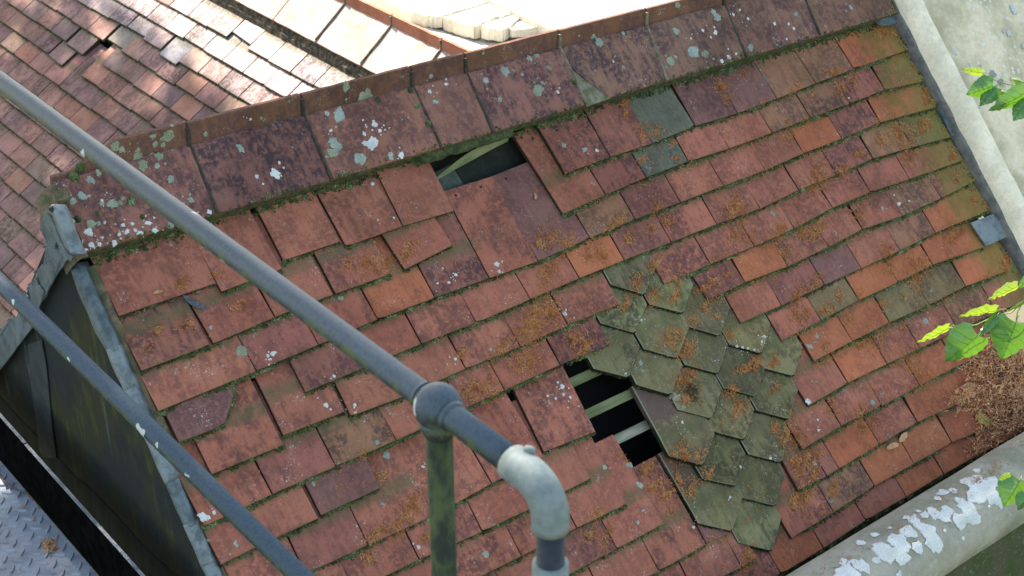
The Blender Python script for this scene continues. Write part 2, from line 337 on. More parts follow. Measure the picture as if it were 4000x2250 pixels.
def plate(W, L, th, y0=None, rnd=R, nx=9, ny=7, rough=.0007, xs=None):
    """a slightly cambered, hand-made plate: origin at its left tail corner, top face at z=0"""
    y0 = y0 or (lambda s: 0.0)
    ss = xs or ([0, .012] + [i / (nx - 1) for i in range(1, nx - 1)] + [.988, 1]); ts = [0, .007, .08] + [i / (ny - 1) for i in range(1, ny - 1)] + [.993, 1]
    ph = rnd.uniform(0, 50); cam_ = rnd.uniform(.0004, .0018); tw = rnd.uniform(-.0012, .0012); cr = rnd.uniform(.001, .006) if rnd.random() < .4 else 0; cs = rnd.choice((0, 1))
    V = []; n, m = len(ss), len(ts)
    for j, t in enumerate(ts):
        for i, s in enumerate(ss):
            y = y0(s); d = s if cs == 0 else 1 - s
            if cr and d < .06: y += cr * (1 - d / .06) ** 2
            y = y + (L - y) * t
            x = W * s
            if j in (0, 1): y += rough * 1.3 * nz((s * 9 + ph, 1, 0), 1)
            if i in (0, 1): x += rough * nz((y * 60 + ph, 5, 0))
            if i in (n - 2, n - 1): x += rough * nz((y * 60 + ph, 9, 0))
            z = cam_ * (4 * t * (1 - t)) - .0004 + tw * (s - .5) * (1 - t) + .0004 * nz((x * 30 + ph, y * 30, 0))
            if i in (0, n - 1) or j in (0, m - 1): z -= .0013
            V.append((x, y, z))
    F = [(j * n + i, j * n + i + 1, (j + 1) * n + i + 1, (j + 1) * n + i) for j in range(m - 1) for i in range(n - 1)]
    ring = [i for i in range(n)] + [j * n + n - 1 for j in range(1, m)] + [(m - 1) * n + i for i in range(n - 2, -1, -1)] + [j * n for j in range(m - 2, 0, -1)]
    b = len(V); V += [(V[k][0], V[k][1], -th) for k in ring]
    q = len(ring)
    F += [(ring[k], b + k, b + (k + 1) % q, ring[(k + 1) % q]) for k in range(q)]
    # back face as strips so that concave outlines stay clean
    idx = {k: b + i for i, k in enumerate(ring)}
    for j in range(m - 1):
        F.append((idx[j * n], idx[(j + 1) * n], idx[(j + 1) * n + n - 1], idx[j * n + n - 1]))
    return V, F
bvV, bvF = [], []
def reg(V, F, mw):
    b = len(bvV); bvV.extend([mw @ Vector(v) for v in V]); bvF.extend([tuple(i + b for i in f) for f in F])
tails = []                                            # (world A, world B, up vector) for the moss
def lay(k, cc, qa, qb, mat=None, y0=None, name='roof_tile', L=LT, gap=.0025, lift=0.0, up=0.0):
    ua, va = ruv(qa); ub, vb = ruv(qb)
    n0 = SL * ((va + vb) / 2 - k * G) + R.uniform(-.0006, .0012) + lift
    ua, va = ruv(qa, n0); ub, vb = ruv(qb, n0)
    A, B = roof(ua, va, n0), roof(ub, vb, n0)
    ex = B - A; W = ex.length - gap; ex.normalize()
    ey = (EV - EN * (SL + R.uniform(-.004, .004) + up)).normalized()
    mw = frame(A + ex * gap / 2, ex, ey)
    col, amt, _ = COL['r' if cc == 'M' else cc.lower()]; rr = random.Random(int(ua * 1e4) + k)
    V, F = plate(W, L, TH, y0, rr)
    o = mesh_obj(name, V, F, mat or CLAY, mw=mw, col=(*jitter(col, rr), max(0, min(1, amt * rr.uniform(.6, 1.3)))))
    reg(V, F, mw)
    return o, A, B
info = []
for k, txt in CH.items():
    for ch in txt.split(';'):
        t = ch.split()
        for i in range(0, len(t) - 2, 2):
            qa = P(*[float(z) if j else int(z) for j, z in enumerate(t[i].split(','))]); qb = P(*[float(z) if j else int(z) for j, z in enumerate(t[i + 2].split(','))])
            cc = t[i + 1]; y0 = None; mat = None; lift = 0; up = 0
            if k == 4 and cc == 'P': y0 = lambda s: 0 if s < .62 else .05 * ((s - .62) / .38) ** .6 if s < .8 else .0325 + .05 * (s - .8) / .2
            if k == 2 and abs(qa[0] - 1580.7) < 3: lift, up = .004, -.012      # the crooked one
            if k == 1 and 1790 < qa[0] < 2260: lift = .001
            if k in (3,) and 1900 < qa[0] < 2120: mat = CLAYD
            if k == 12 and cc == 'p': lift = -.007
            o, A, B = lay(k, cc, qa, qb, mat, y0, lift=lift, up=up)
            info.append([k, A.x, o, cc, qa, qb]); tails.append((A, B, k, y0))
HOLE = 1.0
for k in CH:
    row = sorted([x for x in info if x[0] == k], key=lambda x: x[1])
    left = [x for x in row if x[1] < (1.14 if k <= 2 else 1.10)]; right = [x for x in row if x not in left]
    if k in (3, 4): left, right = [x for x in row if x[1] < 1.2], [x for x in row if x[1] >= 1.2]
    for side, rw in (('L', left), ('R', right)):
        for i, x in enumerate(rw):
            cc = x[3]; adj = ('wide ' if cc.isupper() else '') + COL[cc.lower()][2]
            if side == 'L' and k <= 7: ref = '%s from the lead verge' % ORD[i + 1]
            elif side == 'L' and k <= 10: ref = '%s left of the big hole' % ORD[len(rw) - i]
            elif side == 'L': ref = '%s left of the pointed tiles' % ORD[len(rw) - i]
            elif k <= 4: ref = '%s from the stone parapet' % ORD[len(rw) - i]
            else: ref = '%s right of the pointed tiles' % ORD[i + 1]
            tag(x[2], '%s tile, %s, %s course down' % ('wide red and mossy' if cc == 'M' else adj, ref, ORD[k]), 'roof tile', 'plain clay tiles of the near roof')
for k, u, o, cc, qa, qb in info:                       # tiles with nothing lapping over them weather evenly
    w_ = (qb[0] - qa[0]); W_ = .165
    if not any(z[0] == k - 1 and z[1] < u + W_ * .75 and z[1] + (.24 if z[3].isupper() else .165) > u + W_ * .25 for z in info) and not (k > 7 and u < 0):
        o.data.materials[0] = CLAYN if o.data.materials[0] == CLAY else o.data.materials[0]
def relabel(px0, py0, label):
    best = min(info, key=lambda x: abs((x[4][0] + x[5][0]) / 2 - px0) + abs((x[4][1] + x[5][1]) / 2 - py0)); best[2]['label'] = label; return best[2]
relabel(1675, 1004, 'crooked red tile sitting askew below the second course, dotted with rust litter')
relabel(2286, 798, 'long exposed red tile whose left edge borders the small hole under the ridge')
relabel(2296, 641, 'raised red tile with thick left edge, right beside the hole under the ridge')
relabel(843, 1673, 'smooth purple tile with its corner broken away in a curve, near lead verge')
relabel(2220, 1725, 'thick raised red tile with white lichen, bordering the big hole on its left')
relabel(2250, 1965, 'wide exposed red tile below the big hole, left of the lichen ringed one') if False else None
# nail holes in the tiles whose heads lie bare
for (x, y), par in (((1218, 975), 0), ((795, 1118), 0), ((1640, 832), 1)):
    q = (1600 + x / 4.293, 500 + y / 4.293); u, v = ruv(q, -.02)
    cand = min((z for z in info if z[0] == 3), key=lambda z: abs(z[1] + .08 - u)); o = cand[2]
    loc = o.matrix_world.inverted() @ roof(u, v, SL * (v - 3 * G)); mb = MB()
    mb.V = [Vector((loc.x + .0032 * cos(a * pi / 5), loc.y + .0032 * sin(a * pi / 5), .0020)) for a in range(10)] + [Vector((loc.x, loc.y, .0004))]
    mb.F = [(a, (a + 1) % 10, 10) for a in range(10)]
    h = mesh_obj('nail_hole', mb.V, mb.F, VOID, o)

# ------------------------------------------------------------------ the patch of pointed tiles
HEX = [(5, 23, 990, 765), (6, 23, 1280, 905), (7, 23, 1560, 1075), (8, 23, 1870, 1210), (6, 23, 920, 1055), (7, 23, 1240, 1245), (8, 23, 1545, 1360), (7, 23, 870, 1390), (8, 33, 1190, 70), (9, 33, 1495, 250), (9, 33, 1830, 85), (10, 33, 1740, 410), (10, 33, 1425, 605), (11, 33, 1680, 760), (12, 33, 1650, 1100), (10, 34, 145, 255), (11, 34, 90, 580), (12, 34, 45, 910), (13, 34, 15, 1250), (9, 24, 185, 1380)]
hexinfo = []
def arrow(s):
    d = abs(2 * s - 1); return .0 if d < .07 else .053 * (d - .07) / .93
XS = [0, .02, .1, .2, .3, .4, .465, .5, .535, .6, .7, .8, .9, .98, 1]
for k, cr, x, y in HEX:
    n0 = SL * .004 + R.uniform(0, .001); q = P(cr, x, y); u, v = ruv(q, n0); rr = random.Random(int(x * 7 + y))
    n0 = SL * (v - k * G) + rr.uniform(.003, .006)
    ang = rr.uniform(-.02, .02); ex = (EU * cos(ang) + EV * sin(ang)).normalized(); W = .1595
    if (cr, x) == (33, 1425): ex = (EU + EV * -.03).normalized(); n0 += .002
    A = roof(u, v, n0) - ex * W / 2
    mw = frame(A, ex, (EV - EN * SL).normalized())
    V, F = plate(W, LT, TH * 1.35, arrow, rr, xs=XS)
    o = mesh_obj('pointed_tile', V, F, HEXM, mw=mw, col=(*jitter((.19, .168, .082), rr, .2), rr.uniform(.4, 1))); reg(V, F, mw)
    hexinfo.append([k, u, o, q])
for k in range(5, 14):
    row = sorted([h for h in hexinfo if h[0] == k], key=lambda h: h[1]); w_ = {5: 'topmost', 6: 'second', 7: 'third', 8: 'fourth', 9: 'fifth', 10: 'sixth', 11: 'seventh', 12: 'eighth', 13: 'lowest'}[k]
    for i, h in enumerate(row):
        pos = {1: [''], 2: ['left ', 'right '], 3: ['left ', 'middle ', 'right ']}[len(row)][i]
        tag(h[2], ('mossy green arrow-tailed tile, %sone of the %s row of the patch' % (pos, w_)).replace('one of the topmost', 'one in the topmost'), 'pointed tile', 'pointed mossy tiles patched into the roof')
h = min(hexinfo, key=lambda h: abs(h[3][0] - 2738) + abs(h[3][1] - 1813)); h[2]['label'] = 'fully exposed green pointed tile leaning over the right side of the big hole'
h = min(hexinfo, key=lambda h: abs(h[3][0] - 2774) + abs(h[3][1] - 1629)); h[2]['label'] = 'green pointed tile with a dark tuft of moss growing on it'
h = min(hexinfo, key=lambda h: abs(h[3][0] - 2450) + abs(h[3][1] - 1469)); h[2]['label'] = 'green pointed tile overhanging the top right of the big hole'
h = min(hexinfo, key=lambda h: abs(h[3][0] - 2968) + abs(h[3][1] - 1376)); h[2]['label'] = 'green pointed tile with a white lichen crust all along its two tail edges'

FY = Vector((0, cP, -sP)); FN = Vector((0, sP, cP))            # far slope: down the slope, outward normal
# ------------------------------------------------------------------ timber under the tiles, seen through the holes
for i, (j, uo, lb) in enumerate(((-6, .86, 'mossy batten crossing the small hole under the ridge'), (0, .9, 'uppermost green batten crossing the big hole'), (1, .9, 'middle green batten crossing the big hole'), (2, .9, 'lowest grey batten crossing the big hole, bleached pale'))):
    v0 = .574 + .0877 * j; mb = MB(); N = 14; a, b = uo - .12, uo + (.42 if j < 0 else .38); rows = []
    prof = [(v0, -.047), (v0 + .001, -.0455), (v0 + .024, -.0455), (v0 + .025, -.047), (v0 + .025, -.066), (v0, -.066), (v0, -.047)]
    for jj in range(N + 1):
        u = a + (b - a) * jj / N; wv = .0012 * nz((u * 14, j, 0)); wn = .0008 * nz((u * 20, 3, j))
        rows.append([roof(u, v + wv, n + wn - (.012 if j < 0 else 0)) for v, n in prof])
    mb.sheet(rows); mb.F.append(tuple(range(6))[::-1]); mb.F.append(tuple(N * 7 + x for x in range(6)))
    tag(mb.build('roof_batten', WOOD if j == 2 else WOODG), lb, 'batten', 'timber battens showing through the holes')
mb = MB()                                          # loose split lath lying in the small hole
for a, b in (((.895, -.006, -.030), (1.15, -.052, -.028)),):
    pts = []
    for i in range(13):
        t = i / 12; u = a[0] + (b[0] - a[0]) * t; v = a[1] + (b[1] - a[1]) * t - .006 * sin(t * pi); hw = .003 + .0085 * min(1, t * 2.2); tw = .9 * t
        c = roof(u, v, a[2] + .004 * sin(t * 5)); d = EV * cos(tw) * hw + EN * sin(tw) * hw; e = (EN * cos(tw) - EV * sin(tw)) * .002
        pts.append([c + d + e, c - d + e, c - d - e, c + d - e, c + d + e])
    mb.sheet(pts)
tag(mb.build('split_lath', WOODG), 'loose twisted green lath lying across the small hole under the ridge', 'lath')
mb = MB(); V, F = poly_slab([roof(u, v, -.072) for u, v in ((.80, -.07), (1.25, -.07), (1.25, .05), (.80, .05))], EN * .008, .001); mb.add(V, F)
tag(mb.build('sarking_board', simple('damp_board', (.007, .009, .004), (.018, .022, .009), 20)), 'dark damp green board deep inside the small hole under the ridge', 'board')
mb = MB(); V, F = poly_slab([roof(u, v, -.058) for u, v in ((.84, -.02), (.965, -.035), (.985, .06), (.86, .07))], EN * .006, .001); mb.add(V, F)
tag(mb.build('board_offcut', simple('blue_green_board', (.07, .09, .065), (.04, .055, .04), 30)), 'blue green board end showing in the left of the small hole', 'board')
mb = MB()
for u in (.35, .72, 1.42, 1.85, 2.25): mb.box(roof(u, -.15, -.067), EU * .05, roof(0, 1.38, 0), EN * -.1)
tag(mb.build('rafters', WOODG), 'dark rafters under the battens, barely seen in the big hole', 'rafter', kind=None)
mb = MB(); mb.box(roof(-.02, -.10, -.20), EU * 2.7, roof(0, 1.45, 0), EN * .02); mb.box(roof(-.02, -.22, .0) + FY * .02 + FN * -.03, EU * 2.72, FY * 1.9, FN * -.02)
tag(mb.build('roof_void', VOID), kind='structure')

# ------------------------------------------------------------------ ridge of the near roof
def vlow(u): return -.083 + .0195 * u
def vcr(u): return -.247 + .021 * u
def rlow(u, n): return roof(u, vlow(u), n)
JT = [(-.024, -.020), (.300, .294), (.597, .593), (.909, .909), (1.073, 1.070), (1.380, 1.380), (1.690, 1.668), (1.990, 1.977), (2.30, 2.288), (2.66, 2.65)]
RC = [((.30, .14, .115), .8), ((.27, .13, .115), 1.0), ((.33, .155, .12), .7), ((.31, .15, .12), .6), ((.29, .14, .12), .9), ((.27, .15, .115), .95), ((.26, .15, .115), .8), ((.26, .14, .11), .8), ((.25, .14, .10), .7)]
RL = ['end ridge tile by the lead verge, thick with grey lichen', 'second ridge tile, marked by one round pale lichen disc low down', 'third ridge tile, covered in large blue grey lichen patches', 'narrow ridge tile between two mossy joints', 'fifth ridge tile, ending at the broken triangular gap', 'sixth ridge tile with its lower left corner broken off', 'seventh ridge tile, dotted with pale grey lichen', 'eighth ridge tile, plain with a few lichen specks', 'last ridge tile running into the stone parapet']
for i in range(9):
    ut0, ul0 = JT[i]; ut1, ul1 = JT[i + 1]; g_ = .003; rr = random.Random(i)
    root = empty('ridge_tile', roof((ul0 + ul1) / 2, vlow(ul0), .03), RL[i], 'ridge tile', 'angular ridge tiles of the near roof')
    hh = .050 - .012 * ((ut0 + ut1) / 2) / 2.3
    nu, nv = 12, 9; th = .013; cn, ln = .033, .028 + rr.uniform(-.001, .002)
    rows = []
    for b_ in range(nv + 1):
        tv = b_ / nv; row = []
        for a_ in range(nu + 1):
            tu = a_ / nu; uT = ut0 + g_ + (ut1 - ut0 - 2 * g_) * tu; uL = ul0 + g_ + (ul1 - ul0 - 2 * g_) * tu
            u = uT + (uL - uT) * tv; v = vcr(u) + (vlow(u) - vcr(u)) * tv; n = cn + (ln - cn) * tv
            if i == 5 and tv > .35: u = max(u, ul0 + g_ + .075 * ((tv - .35) / .65) + .004 * nz((tv * 9, 0, 0)))
            if i == 4 and tv > .5: u = min(u, ul1 - .012 * (tv - .5))
            n += .0014 * nz((u * 9, v * 12, i)); u += .0018 * nz((v * 40, i, 2)) * (a_ in (0, nu)); v += .0022 * nz((u * 22, i, 7)) * (b_ == nv)
            if b_ == nv: n -= .0015
            row.append(roof(u, v, n))
        rows.append(row)
    mb = MB(); mb.sheet(rows[::-1], th, -EN); mb.F = [f[::-1] for f in mb.F]
    o = mb.build('near_wing', RIDGE, root, col=(RC[i][0][0] * .86, RC[i][0][1] * .84, RC[i][0][2] * .74, RC[i][1]))
    bvb = len(bvV); bvV.extend(mb.V); bvF.extend([tuple(x + bvb for x in f) for f in mb.F])
    mb2 = MB(); rows = []
    for b_ in range(5):
        tv = b_ / 4; rows.append([roof(ut0 + g_ + (ut1 - ut0 - 2 * g_) * a_ / 6, vcr(ut0), cn) - EN * .006 + FY * (.18 * tv) + FN * .004 for a_ in range(7)])
    mb2.sheet(rows, th, -FN); mb2.build('far_wing', RIDGE, root, col=(*RC[i][0], RC[i][1]))
    # upright crest
    mb3 = MB(); rows = []
    for a_ in range(15):
        tu = a_ / 14; u = ut0 + g_ + (ut1 - ut0 - 2 * g_) * tu; b0 = roof(u, vcr(u), cn - .012)
        hx = hh + .0012 * nz((u * 30, i, 0)); 
        if i == 0: hx = .004 + (hx - .004) * min(1, max(0, (u - .02) / .12))
        hx += .012; tw = .0065
        rows.append([b0 + Vector((0, -.001, 0)), b0 + Vector((0, -.0005, hx - .002)), b0 + Vector((0, .001, hx)), b0 + Vector((0, tw * 2 - .001, hx)), b0 + Vector((0, tw * 2 + .001, hx - .003)), b0 + Vector((0, tw * 2 + .004, -.01))])
    mb3.sheet(rows); mb3.F.append(tuple(range(6))[::-1]); mb3.F.append(tuple(14 * 6 + x for x in range(6)))
    mb3.build('crest', RIDGE, root, col=(.175, .088, .052, .6))
    bvb = len(bvV); bvV.extend(mb3.V); bvF.extend([tuple(x + bvb for x in f) for f in mb3.F])
# lumpy mortar core that shows in the joints and under the wings
mb = MB(); rows = []
for a_ in range(161):
    u = -.018 + 2.66 * a_ / 160; row = []
    for (dv, n) in ((.004, -.012), (.003, .004), (-.001, .016), (-.02, .0225), (-.06, .023), (-.11, .024), (None, .026)):
        if dv is None: p = roof(u, vcr(u) + .006, .026)
        else: p = roof(u, vlow(u) + dv + .005 * nz((u * 26, n * 60, 1)) * (n < .018), n + .0015 * nz((u * 45, dv * 40, 0)))
        if .86 < u < 1.13 and n < .01: p = roof(u, vlow(u) + .021 + .008 * nz((u * 40, n * 90, 4)), n + .012)
        row.append(p)
    rows.append(row)
mb.sheet([list(r) for r in zip(*rows)]); tag(mb.build('mortar_bedding', MOSSBED, smooth=True), 'mossy mortar line bedding the ridge tiles along their lower edge', 'mortar')
jb = []
for i in range(1, 9):
    ut, ul = JT[i]; mb = MB(); pts = []
    for t in range(12):
        t /= 11; u = ut + (ul - ut) * t + .0015 * nz((t * 8, i, 0)); v = vcr(u) + (vlow(u) - vcr(u)) * t
        pts.append(roof(u, v, .030 + .0015 * nz((t * 12, i, 3))))
    mb.tube(pts, [.0042 + .0012 * nz((t * 1.1, i, 5)) for t in range(12)], 8)
    p0 = roof(ut, vcr(ut), .03); mb.tube([p0 + Vector((0, .003, .002)), p0 + Vector((0, .003, .045 - .0012 * i))], [.0052, .0048], 8)
    if i == 5:
        V, F = poly_slab([roof(u, v, .0245) for u, v in ((1.382, -.165), (1.462, -.052), (1.378, -.05))], EN * .003, .001); mb.add(V, F)
    tag(mb.build('joint_mortar', MORTAR if i in (5, 6) else SOIL, smooth=False), ['', 'dark mossy mortar joint after the end ridge tile', 'mortar joint between second and third ridge tiles', 'mossy mortar joint left of the narrow ridge tile', 'thin dark joint right of the narrow ridge tile', 'broken mortar triangle in the ridge where a corner is missing', 'pale topped mortar joint between sixth and seventh ridge tiles', 'narrow joint between seventh and eighth ridge tiles', 'cream mortar joint before the last ridge tile'][i], 'mortar joint')
# mossy mortar fillet at the gable end of the ridge
mb = MB(); rows = []
for a_ in range(25):
    t = a_ / 24; v = -.245 + .172 * t; rows.append([roof(-.018, v, .031 - .003 * t), roof(-.026 + .003 * nz((t * 9, 0, 0)), v, .033 + .003 * nz((t * 14, 2, 0)) - .003 * t), roof(-.036 + .003 * nz((t * 12, 4, 0)), v, .020 + .004 * nz((t * 10, 7, 0))), roof(-.048, v + .004, .0), roof(-.05, v + .006, -.05)])
mb.sheet(rows); tag(mb.build('end_mortar', VERGE, smooth=True), 'yellow mossy mortar sealing the gable end of the ridge', 'mortar')

# ------------------------------------------------------------------ gable wall, its lead and mortar
XW = -.042
def wp(q, x=XW): return onpl(q, (1, 0, 0), x)
mb = MB(); ys = [.135, -.95, -.95, 1.25, 1.25]; zs = [.103, -1.122, -1.4, -1.4, -1.10]
V, F = poly_slab([Vector((XW, y, z)) for y, z in zip(ys, zs)], (.02, 0, 0), 0, 1); mb.add(V, F)
gw = mb.build('gable_wall', WALLM); tag(gw, 'dark mossy asphalt covered gable wall under the left end of the roof', 'wall')
# verge mortar, under the tile ends
mb = MB(); rows = []
for a_ in range(70):
    v = -.06 + 1.3 * a_ / 69; rows.append([roof(.004, v, -.012), roof(-.006 + .002 * nz((v * 30, 0, 0)), v, -.011 + .002 * nz((v * 40, 3, 0))), roof(-.014 + .002 * nz((v * 26, 5, 0)), v, -.017), roof(-.03, v, -.045)])
mb.sheet(rows); tag(mb.build('verge_mortar', VERGE, smooth=True), 'thin brown mortar line along the left verge under the tile ends', 'mortar')
seg = [(-.075, .132), (.12, .215), (.205, .312), (.30, .43), (.42, .535), (.525, .62), (.61, .80), (.79, 1.1)]
LN = ['uppermost lead strip on the verge, patched with yellow moss', 'second lead strip down the verge', 'third lead strip down the verge', 'fourth lead strip down the verge', 'fifth lead strip down the verge, half behind the lower rail', 'sixth lead strip down the verge, below the lower rail', 'seventh lead strip down the verge, beside the cobweb', 'lowest dark lead strip on the verge']
for i, (a, b) in enumerate(seg):
    mb = MB(); rows = []; lf = .0015 + .0015 * (i % 2); N = 16
    for j in range(N + 1):
        t = j / N; v = a + (b - a) * t; r_ = .0022 * nz((v * 38, i, 0)); bl = .003 * sin(t * pi) + (.003 * t)
        dr = .009 + .006 * nz((v * 22, i, 9)) + (.014 if i == 0 else 0) * sin(t * pi)
        q = [roof(-.006, v, -.020), roof(-.018, v, -.0155 + lf), roof(-.027, v, -.011 + lf + r_ + bl), roof(-.038, v, -.0115 + lf + r_ + bl), roof(-.0445 - lf * .6, v, -.020 + r_), roof(-.0455 - lf * .6 - r_ * .6, v, -.020 - dr * .6), roof(-.0445 - lf * .6, v + .004, -.020 - dr)]
        rows.append(q)
    mb.sheet(rows); o = mb.build('lead_flashing', LEAD if i in (0, 4, 7) else LEADL, smooth=True)
    md = o.modifiers.new('s', 'SOLIDIFY'); md.thickness = .0022
    tag(o, LN[i], 'lead flashing', 'lead strips dressed over the verge')
# lead cap on the end of the ridge
root = empty('ridge_end_cap', wp((204, 797)), 'crumpled lead cap folded over the gable end of the ridge', 'lead cap')
c21 = lambda x, y, X=-.06: wp(P(21, x, y), X)
mb = MB(); top = [(392, 92), (420, 100), (452, 160), (478, 230), (500, 300), (530, 370), (556, 430), (582, 466)]; bot = [(352, 140), (392, 178), (415, 240), (440, 310), (468, 372), (492, 425), (520, 465), (552, 480)]
rows = [[c21(x2, y2, -.064) for x2, y2 in bot], [c21(x + 3, y, -.066) + Vector((0, 0, .001)) for x, y in [((a[0] + b[0]) / 2, (a[1] + b[1]) / 2) for a, b in zip(top, bot)]], [c21(x, y, -.060) for x, y in top], [c21(x, y, -.060) + Vector((.022, 0, -.006)) for x, y in top]]
mb.sheet(rows); o = mb.build('top_strip', LEADL, root, smooth=True); md = o.modifiers.new('s', 'SOLIDIFY'); md.thickness = .003
mb = MB(); V, F = poly_slab([c21(x, y, -.0625) for x, y in ((352, 138), (330, 200), (304, 284), (338, 296), (350, 350), (376, 410), (398, 432), (424, 425), (432, 372), (446, 392), (470, 460), (505, 500), (545, 522), (556, 482), (520, 466), (470, 374), (418, 245), (394, 180))], (-.003, 0, 0), .0015, 3); mb.add(V, F)
mb.build('side_drape', LEAD, root)
mb = MB(); V, F = poly_slab([c21(x, y, -.0672) for x, y in ((366, 128), (398, 103), (404, 126), (392, 158))], (-.001, 0, 0), 0, 1); mb.add(V, F); mb.build('open_fold', VOID, root)
mb = MB(); V, F = poly_slab([c21(x, y, -.045) for x, y in ((399, 0), (376, 60), (358, 125), (330, 200), (312, 290), (345, 360), (420, 180), (432, 70))], (.03, 0, 0), .002, 3); mb.add(V, F)
tag(mb.build('end_brickwork', VERGE), 'brown mortar edge behind the lead cap at the ridge end', 'mortar')
SH = [('upper lead sheet on the far edge of the gable wall, torn at its top', -.056, [(330, 400), (352, 440), (336, 540), (262, 590), (276, 660), (300, 700), (330, 790), (300, 878), (400, 690), (508, 512), (470, 420), (400, 395)]),
      ('middle lead sheet with pale raised edge above the lower rail', -.059, [(278, 640), (222, 688), (214, 735), (228, 800), (255, 1010), (300, 880), (345, 745), (300, 700)]),
      ('lower lead sheet stepping down the far edge of the gable wall', -.0565, [(190, 745), (178, 800), (142, 925), (60, 962), (62, 985), (0, 1030), (-120, 1130), (-260, 1700), (-40, 1400), (110, 1210), (258, 1015), (238, 830)])]
for lb, x_, pl in SH:
    mb = MB(); V, F = poly_slab([c21(x, y, x_) for x, y in pl], (-.0028, 0, 0), .0025, 4); mb.add(V, F)
    o = mb.build('lead_sheet', LEAD); tag(o, lb, 'lead sheet', 'lead sheets on the far edge of the gable wall')
mb = MB(); V, F = poly_slab([c21(x, y, -.0445) for x, y in ((215, 1150), (318, 1110), (352, 1300), (400, 1800), (430, 2010), (310, 1990), (245, 1500))], (-.002, 0, 0), .001, 3); mb.add(V, F)
tag(mb.build('wall_strip', simple('grey_felt', (.026, .032, .034), (.014, .018, .017), 20, rough=.9, world=True)), 'paler grey strip of felt running down the gable wall', 'felt strip')
mb = MB(); rows = []
for a_ in range(120):
    y = -.95 + 2.3 * a_ / 119; zz = -.60 + .012 * nz((y * 5, 0, 0)) + .008 * nz((y * 17, 4, 0)); rows.append([Vector((XW - .0012, y, zz)), Vector((XW - .003, y, zz - .03)), Vector((XW - .006, y, -.66)), Vector((XW - .012, y, -.78))])
mb.sheet(rows); tag(mb.build('lead_skirt', SKIRT, smooth=True), 'slightly bluish damp skirt along the foot of the gable wall', 'flashing')

# ------------------------------------------------------------------ walkway
def kz(y): return -.4752 + .052 * (y - .03)
root = empty('kick_plate', (-.15, -.3, -.63), 'black steel kick board with a bright top edge beside the walkway', 'kick board')
for a, b, dz in ((-1.2, .249, 0), (.252, 1.6, .002)):
    mb = MB(); mb.V = [Vector(v) for v in ((-.146, a, -.634 + .05 * a), (-.146, b, -.634 + .05 * b), (-.146, b, kz(b) + dz), (-.146, a, kz(a) + dz), (-.152, a, -.634 + .05 * a), (-.152, b, -.634 + .05 * b), (-.152, b, kz(b) + dz), (-.152, a, kz(a) + dz))]
    mb.F = [(0, 1, 2, 3), (7, 6, 5, 4), (3, 2, 6, 7), (0, 3, 7, 4), (1, 5, 6, 2)]; mb.build('board', BLACKM, root)
    mb = MB(); mb.V = [Vector(v) for v in ((-.1453, a, kz(a) + dz + .0005), (-.1453, b, kz(b) + dz + .0005), (-.1527, b, kz(b) + dz + .0005), (-.1527, a, kz(a) + dz + .0005), (-.1453, a, kz(a) + dz + .0025), (-.1453, b, kz(b) + dz + .0025), (-.1527, b, kz(b) + dz + .0025), (-.1527, a, kz(a) + dz + .0025))]
    mb.F = [(0, 3, 2, 1), (4, 5, 6, 7), (0, 1, 5, 4), (2, 3, 7, 6), (1, 2, 6, 5), (3, 0, 4, 7)]; mb.build('top_edge', RIM, root)
root = empty('tread_plate', (-.5, .1, -.64), 'grey chequered steel tread plate of the walkway with raised lozenges', 'floor plate')
def fz(y): return -.6350 + .05 * y
mb = MB(); mb.V = [Vector((x, y, fz(y) - d)) for d in (0, .006) for x, y in ((-1.3, -1.4), (-.1535, -1.4), (-.1535, 1.6), (-1.3, 1.6))]
mb.F = [(0, 1, 2, 3), (7, 6, 5, 4), (0, 4, 5, 1), (1, 5, 6, 2), (2, 6, 7, 3), (3, 7, 4, 0)]; mb.build('plate', PLATE, root)
mb = MB()
def lozenge(cx, cy, ang):
    e1 = Vector((cos(ang), sin(ang), .05 * sin(ang))); e2 = Vector((-sin(ang), cos(ang), .05 * cos(ang))); c = Vector((cx, cy, fz(cy)))
    ring, top = [], []; n = 12
    for k in range(n):
        t = 2 * pi * k / n; x = .0155 * cos(t); y = .0047 * sin(t) * (1 - .25 * cos(t) ** 2)
        ring.append(c + e1 * x + e2 * y + Vector((0, 0, -.001))); top.append(c + e1 * x * .80 + e2 * y * .62 + Vector((0, 0, .0042)))
    mb.add(ring + top, [(k, (k + 1) % n, n + (k + 1) % n, n + k) for k in range(n)] + [tuple(range(n, 2 * n))])
for i in range(-14, 3):
    for j in range(-18, 16):
        x, y = -.234 + .0407 * i, .152 + .0407 * j
        if x < -.170 and y > -1.2: lozenge(x, y, -pi / 4)
        if x + .02 < -.170: lozenge(x + .02035, y + .02035, pi / 4 + .12)
mb.build('lozenges', PLATE, root)

# ------------------------------------------------------------------ railing
DR = .0352 / 2; XR = -.19; ZR = .527
def onX(q, x=XR): return onpl(q, (1, 0, 0), x)
pa, pb = onX((0, 318)), onX((1781, 1640)); top = lambda y: pa + (pb - pa) * ((y - pa.y) / (pb.y - pa.y))
la, lb_ = onX((0, 1104)), onX((900, 1985)); low = lambda y: la + (lb_ - la) * ((y - la.y) / (lb_.y - la.y))
B1 = onX((1711, 1572)); yE = onX((2165, 1920)).y; y2 = onX((2150, 2200)).y
root = empty('handrail', Vector((XR, B1.y, -.63)), 'grey tubular steel handrail with ball joint, pale elbow and mossy posts, crossing the view', 'railing')
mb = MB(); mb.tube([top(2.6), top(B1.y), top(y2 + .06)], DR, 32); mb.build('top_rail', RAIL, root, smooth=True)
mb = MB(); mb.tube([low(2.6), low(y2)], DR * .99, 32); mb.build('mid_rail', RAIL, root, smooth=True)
T1 = top(B1.y)
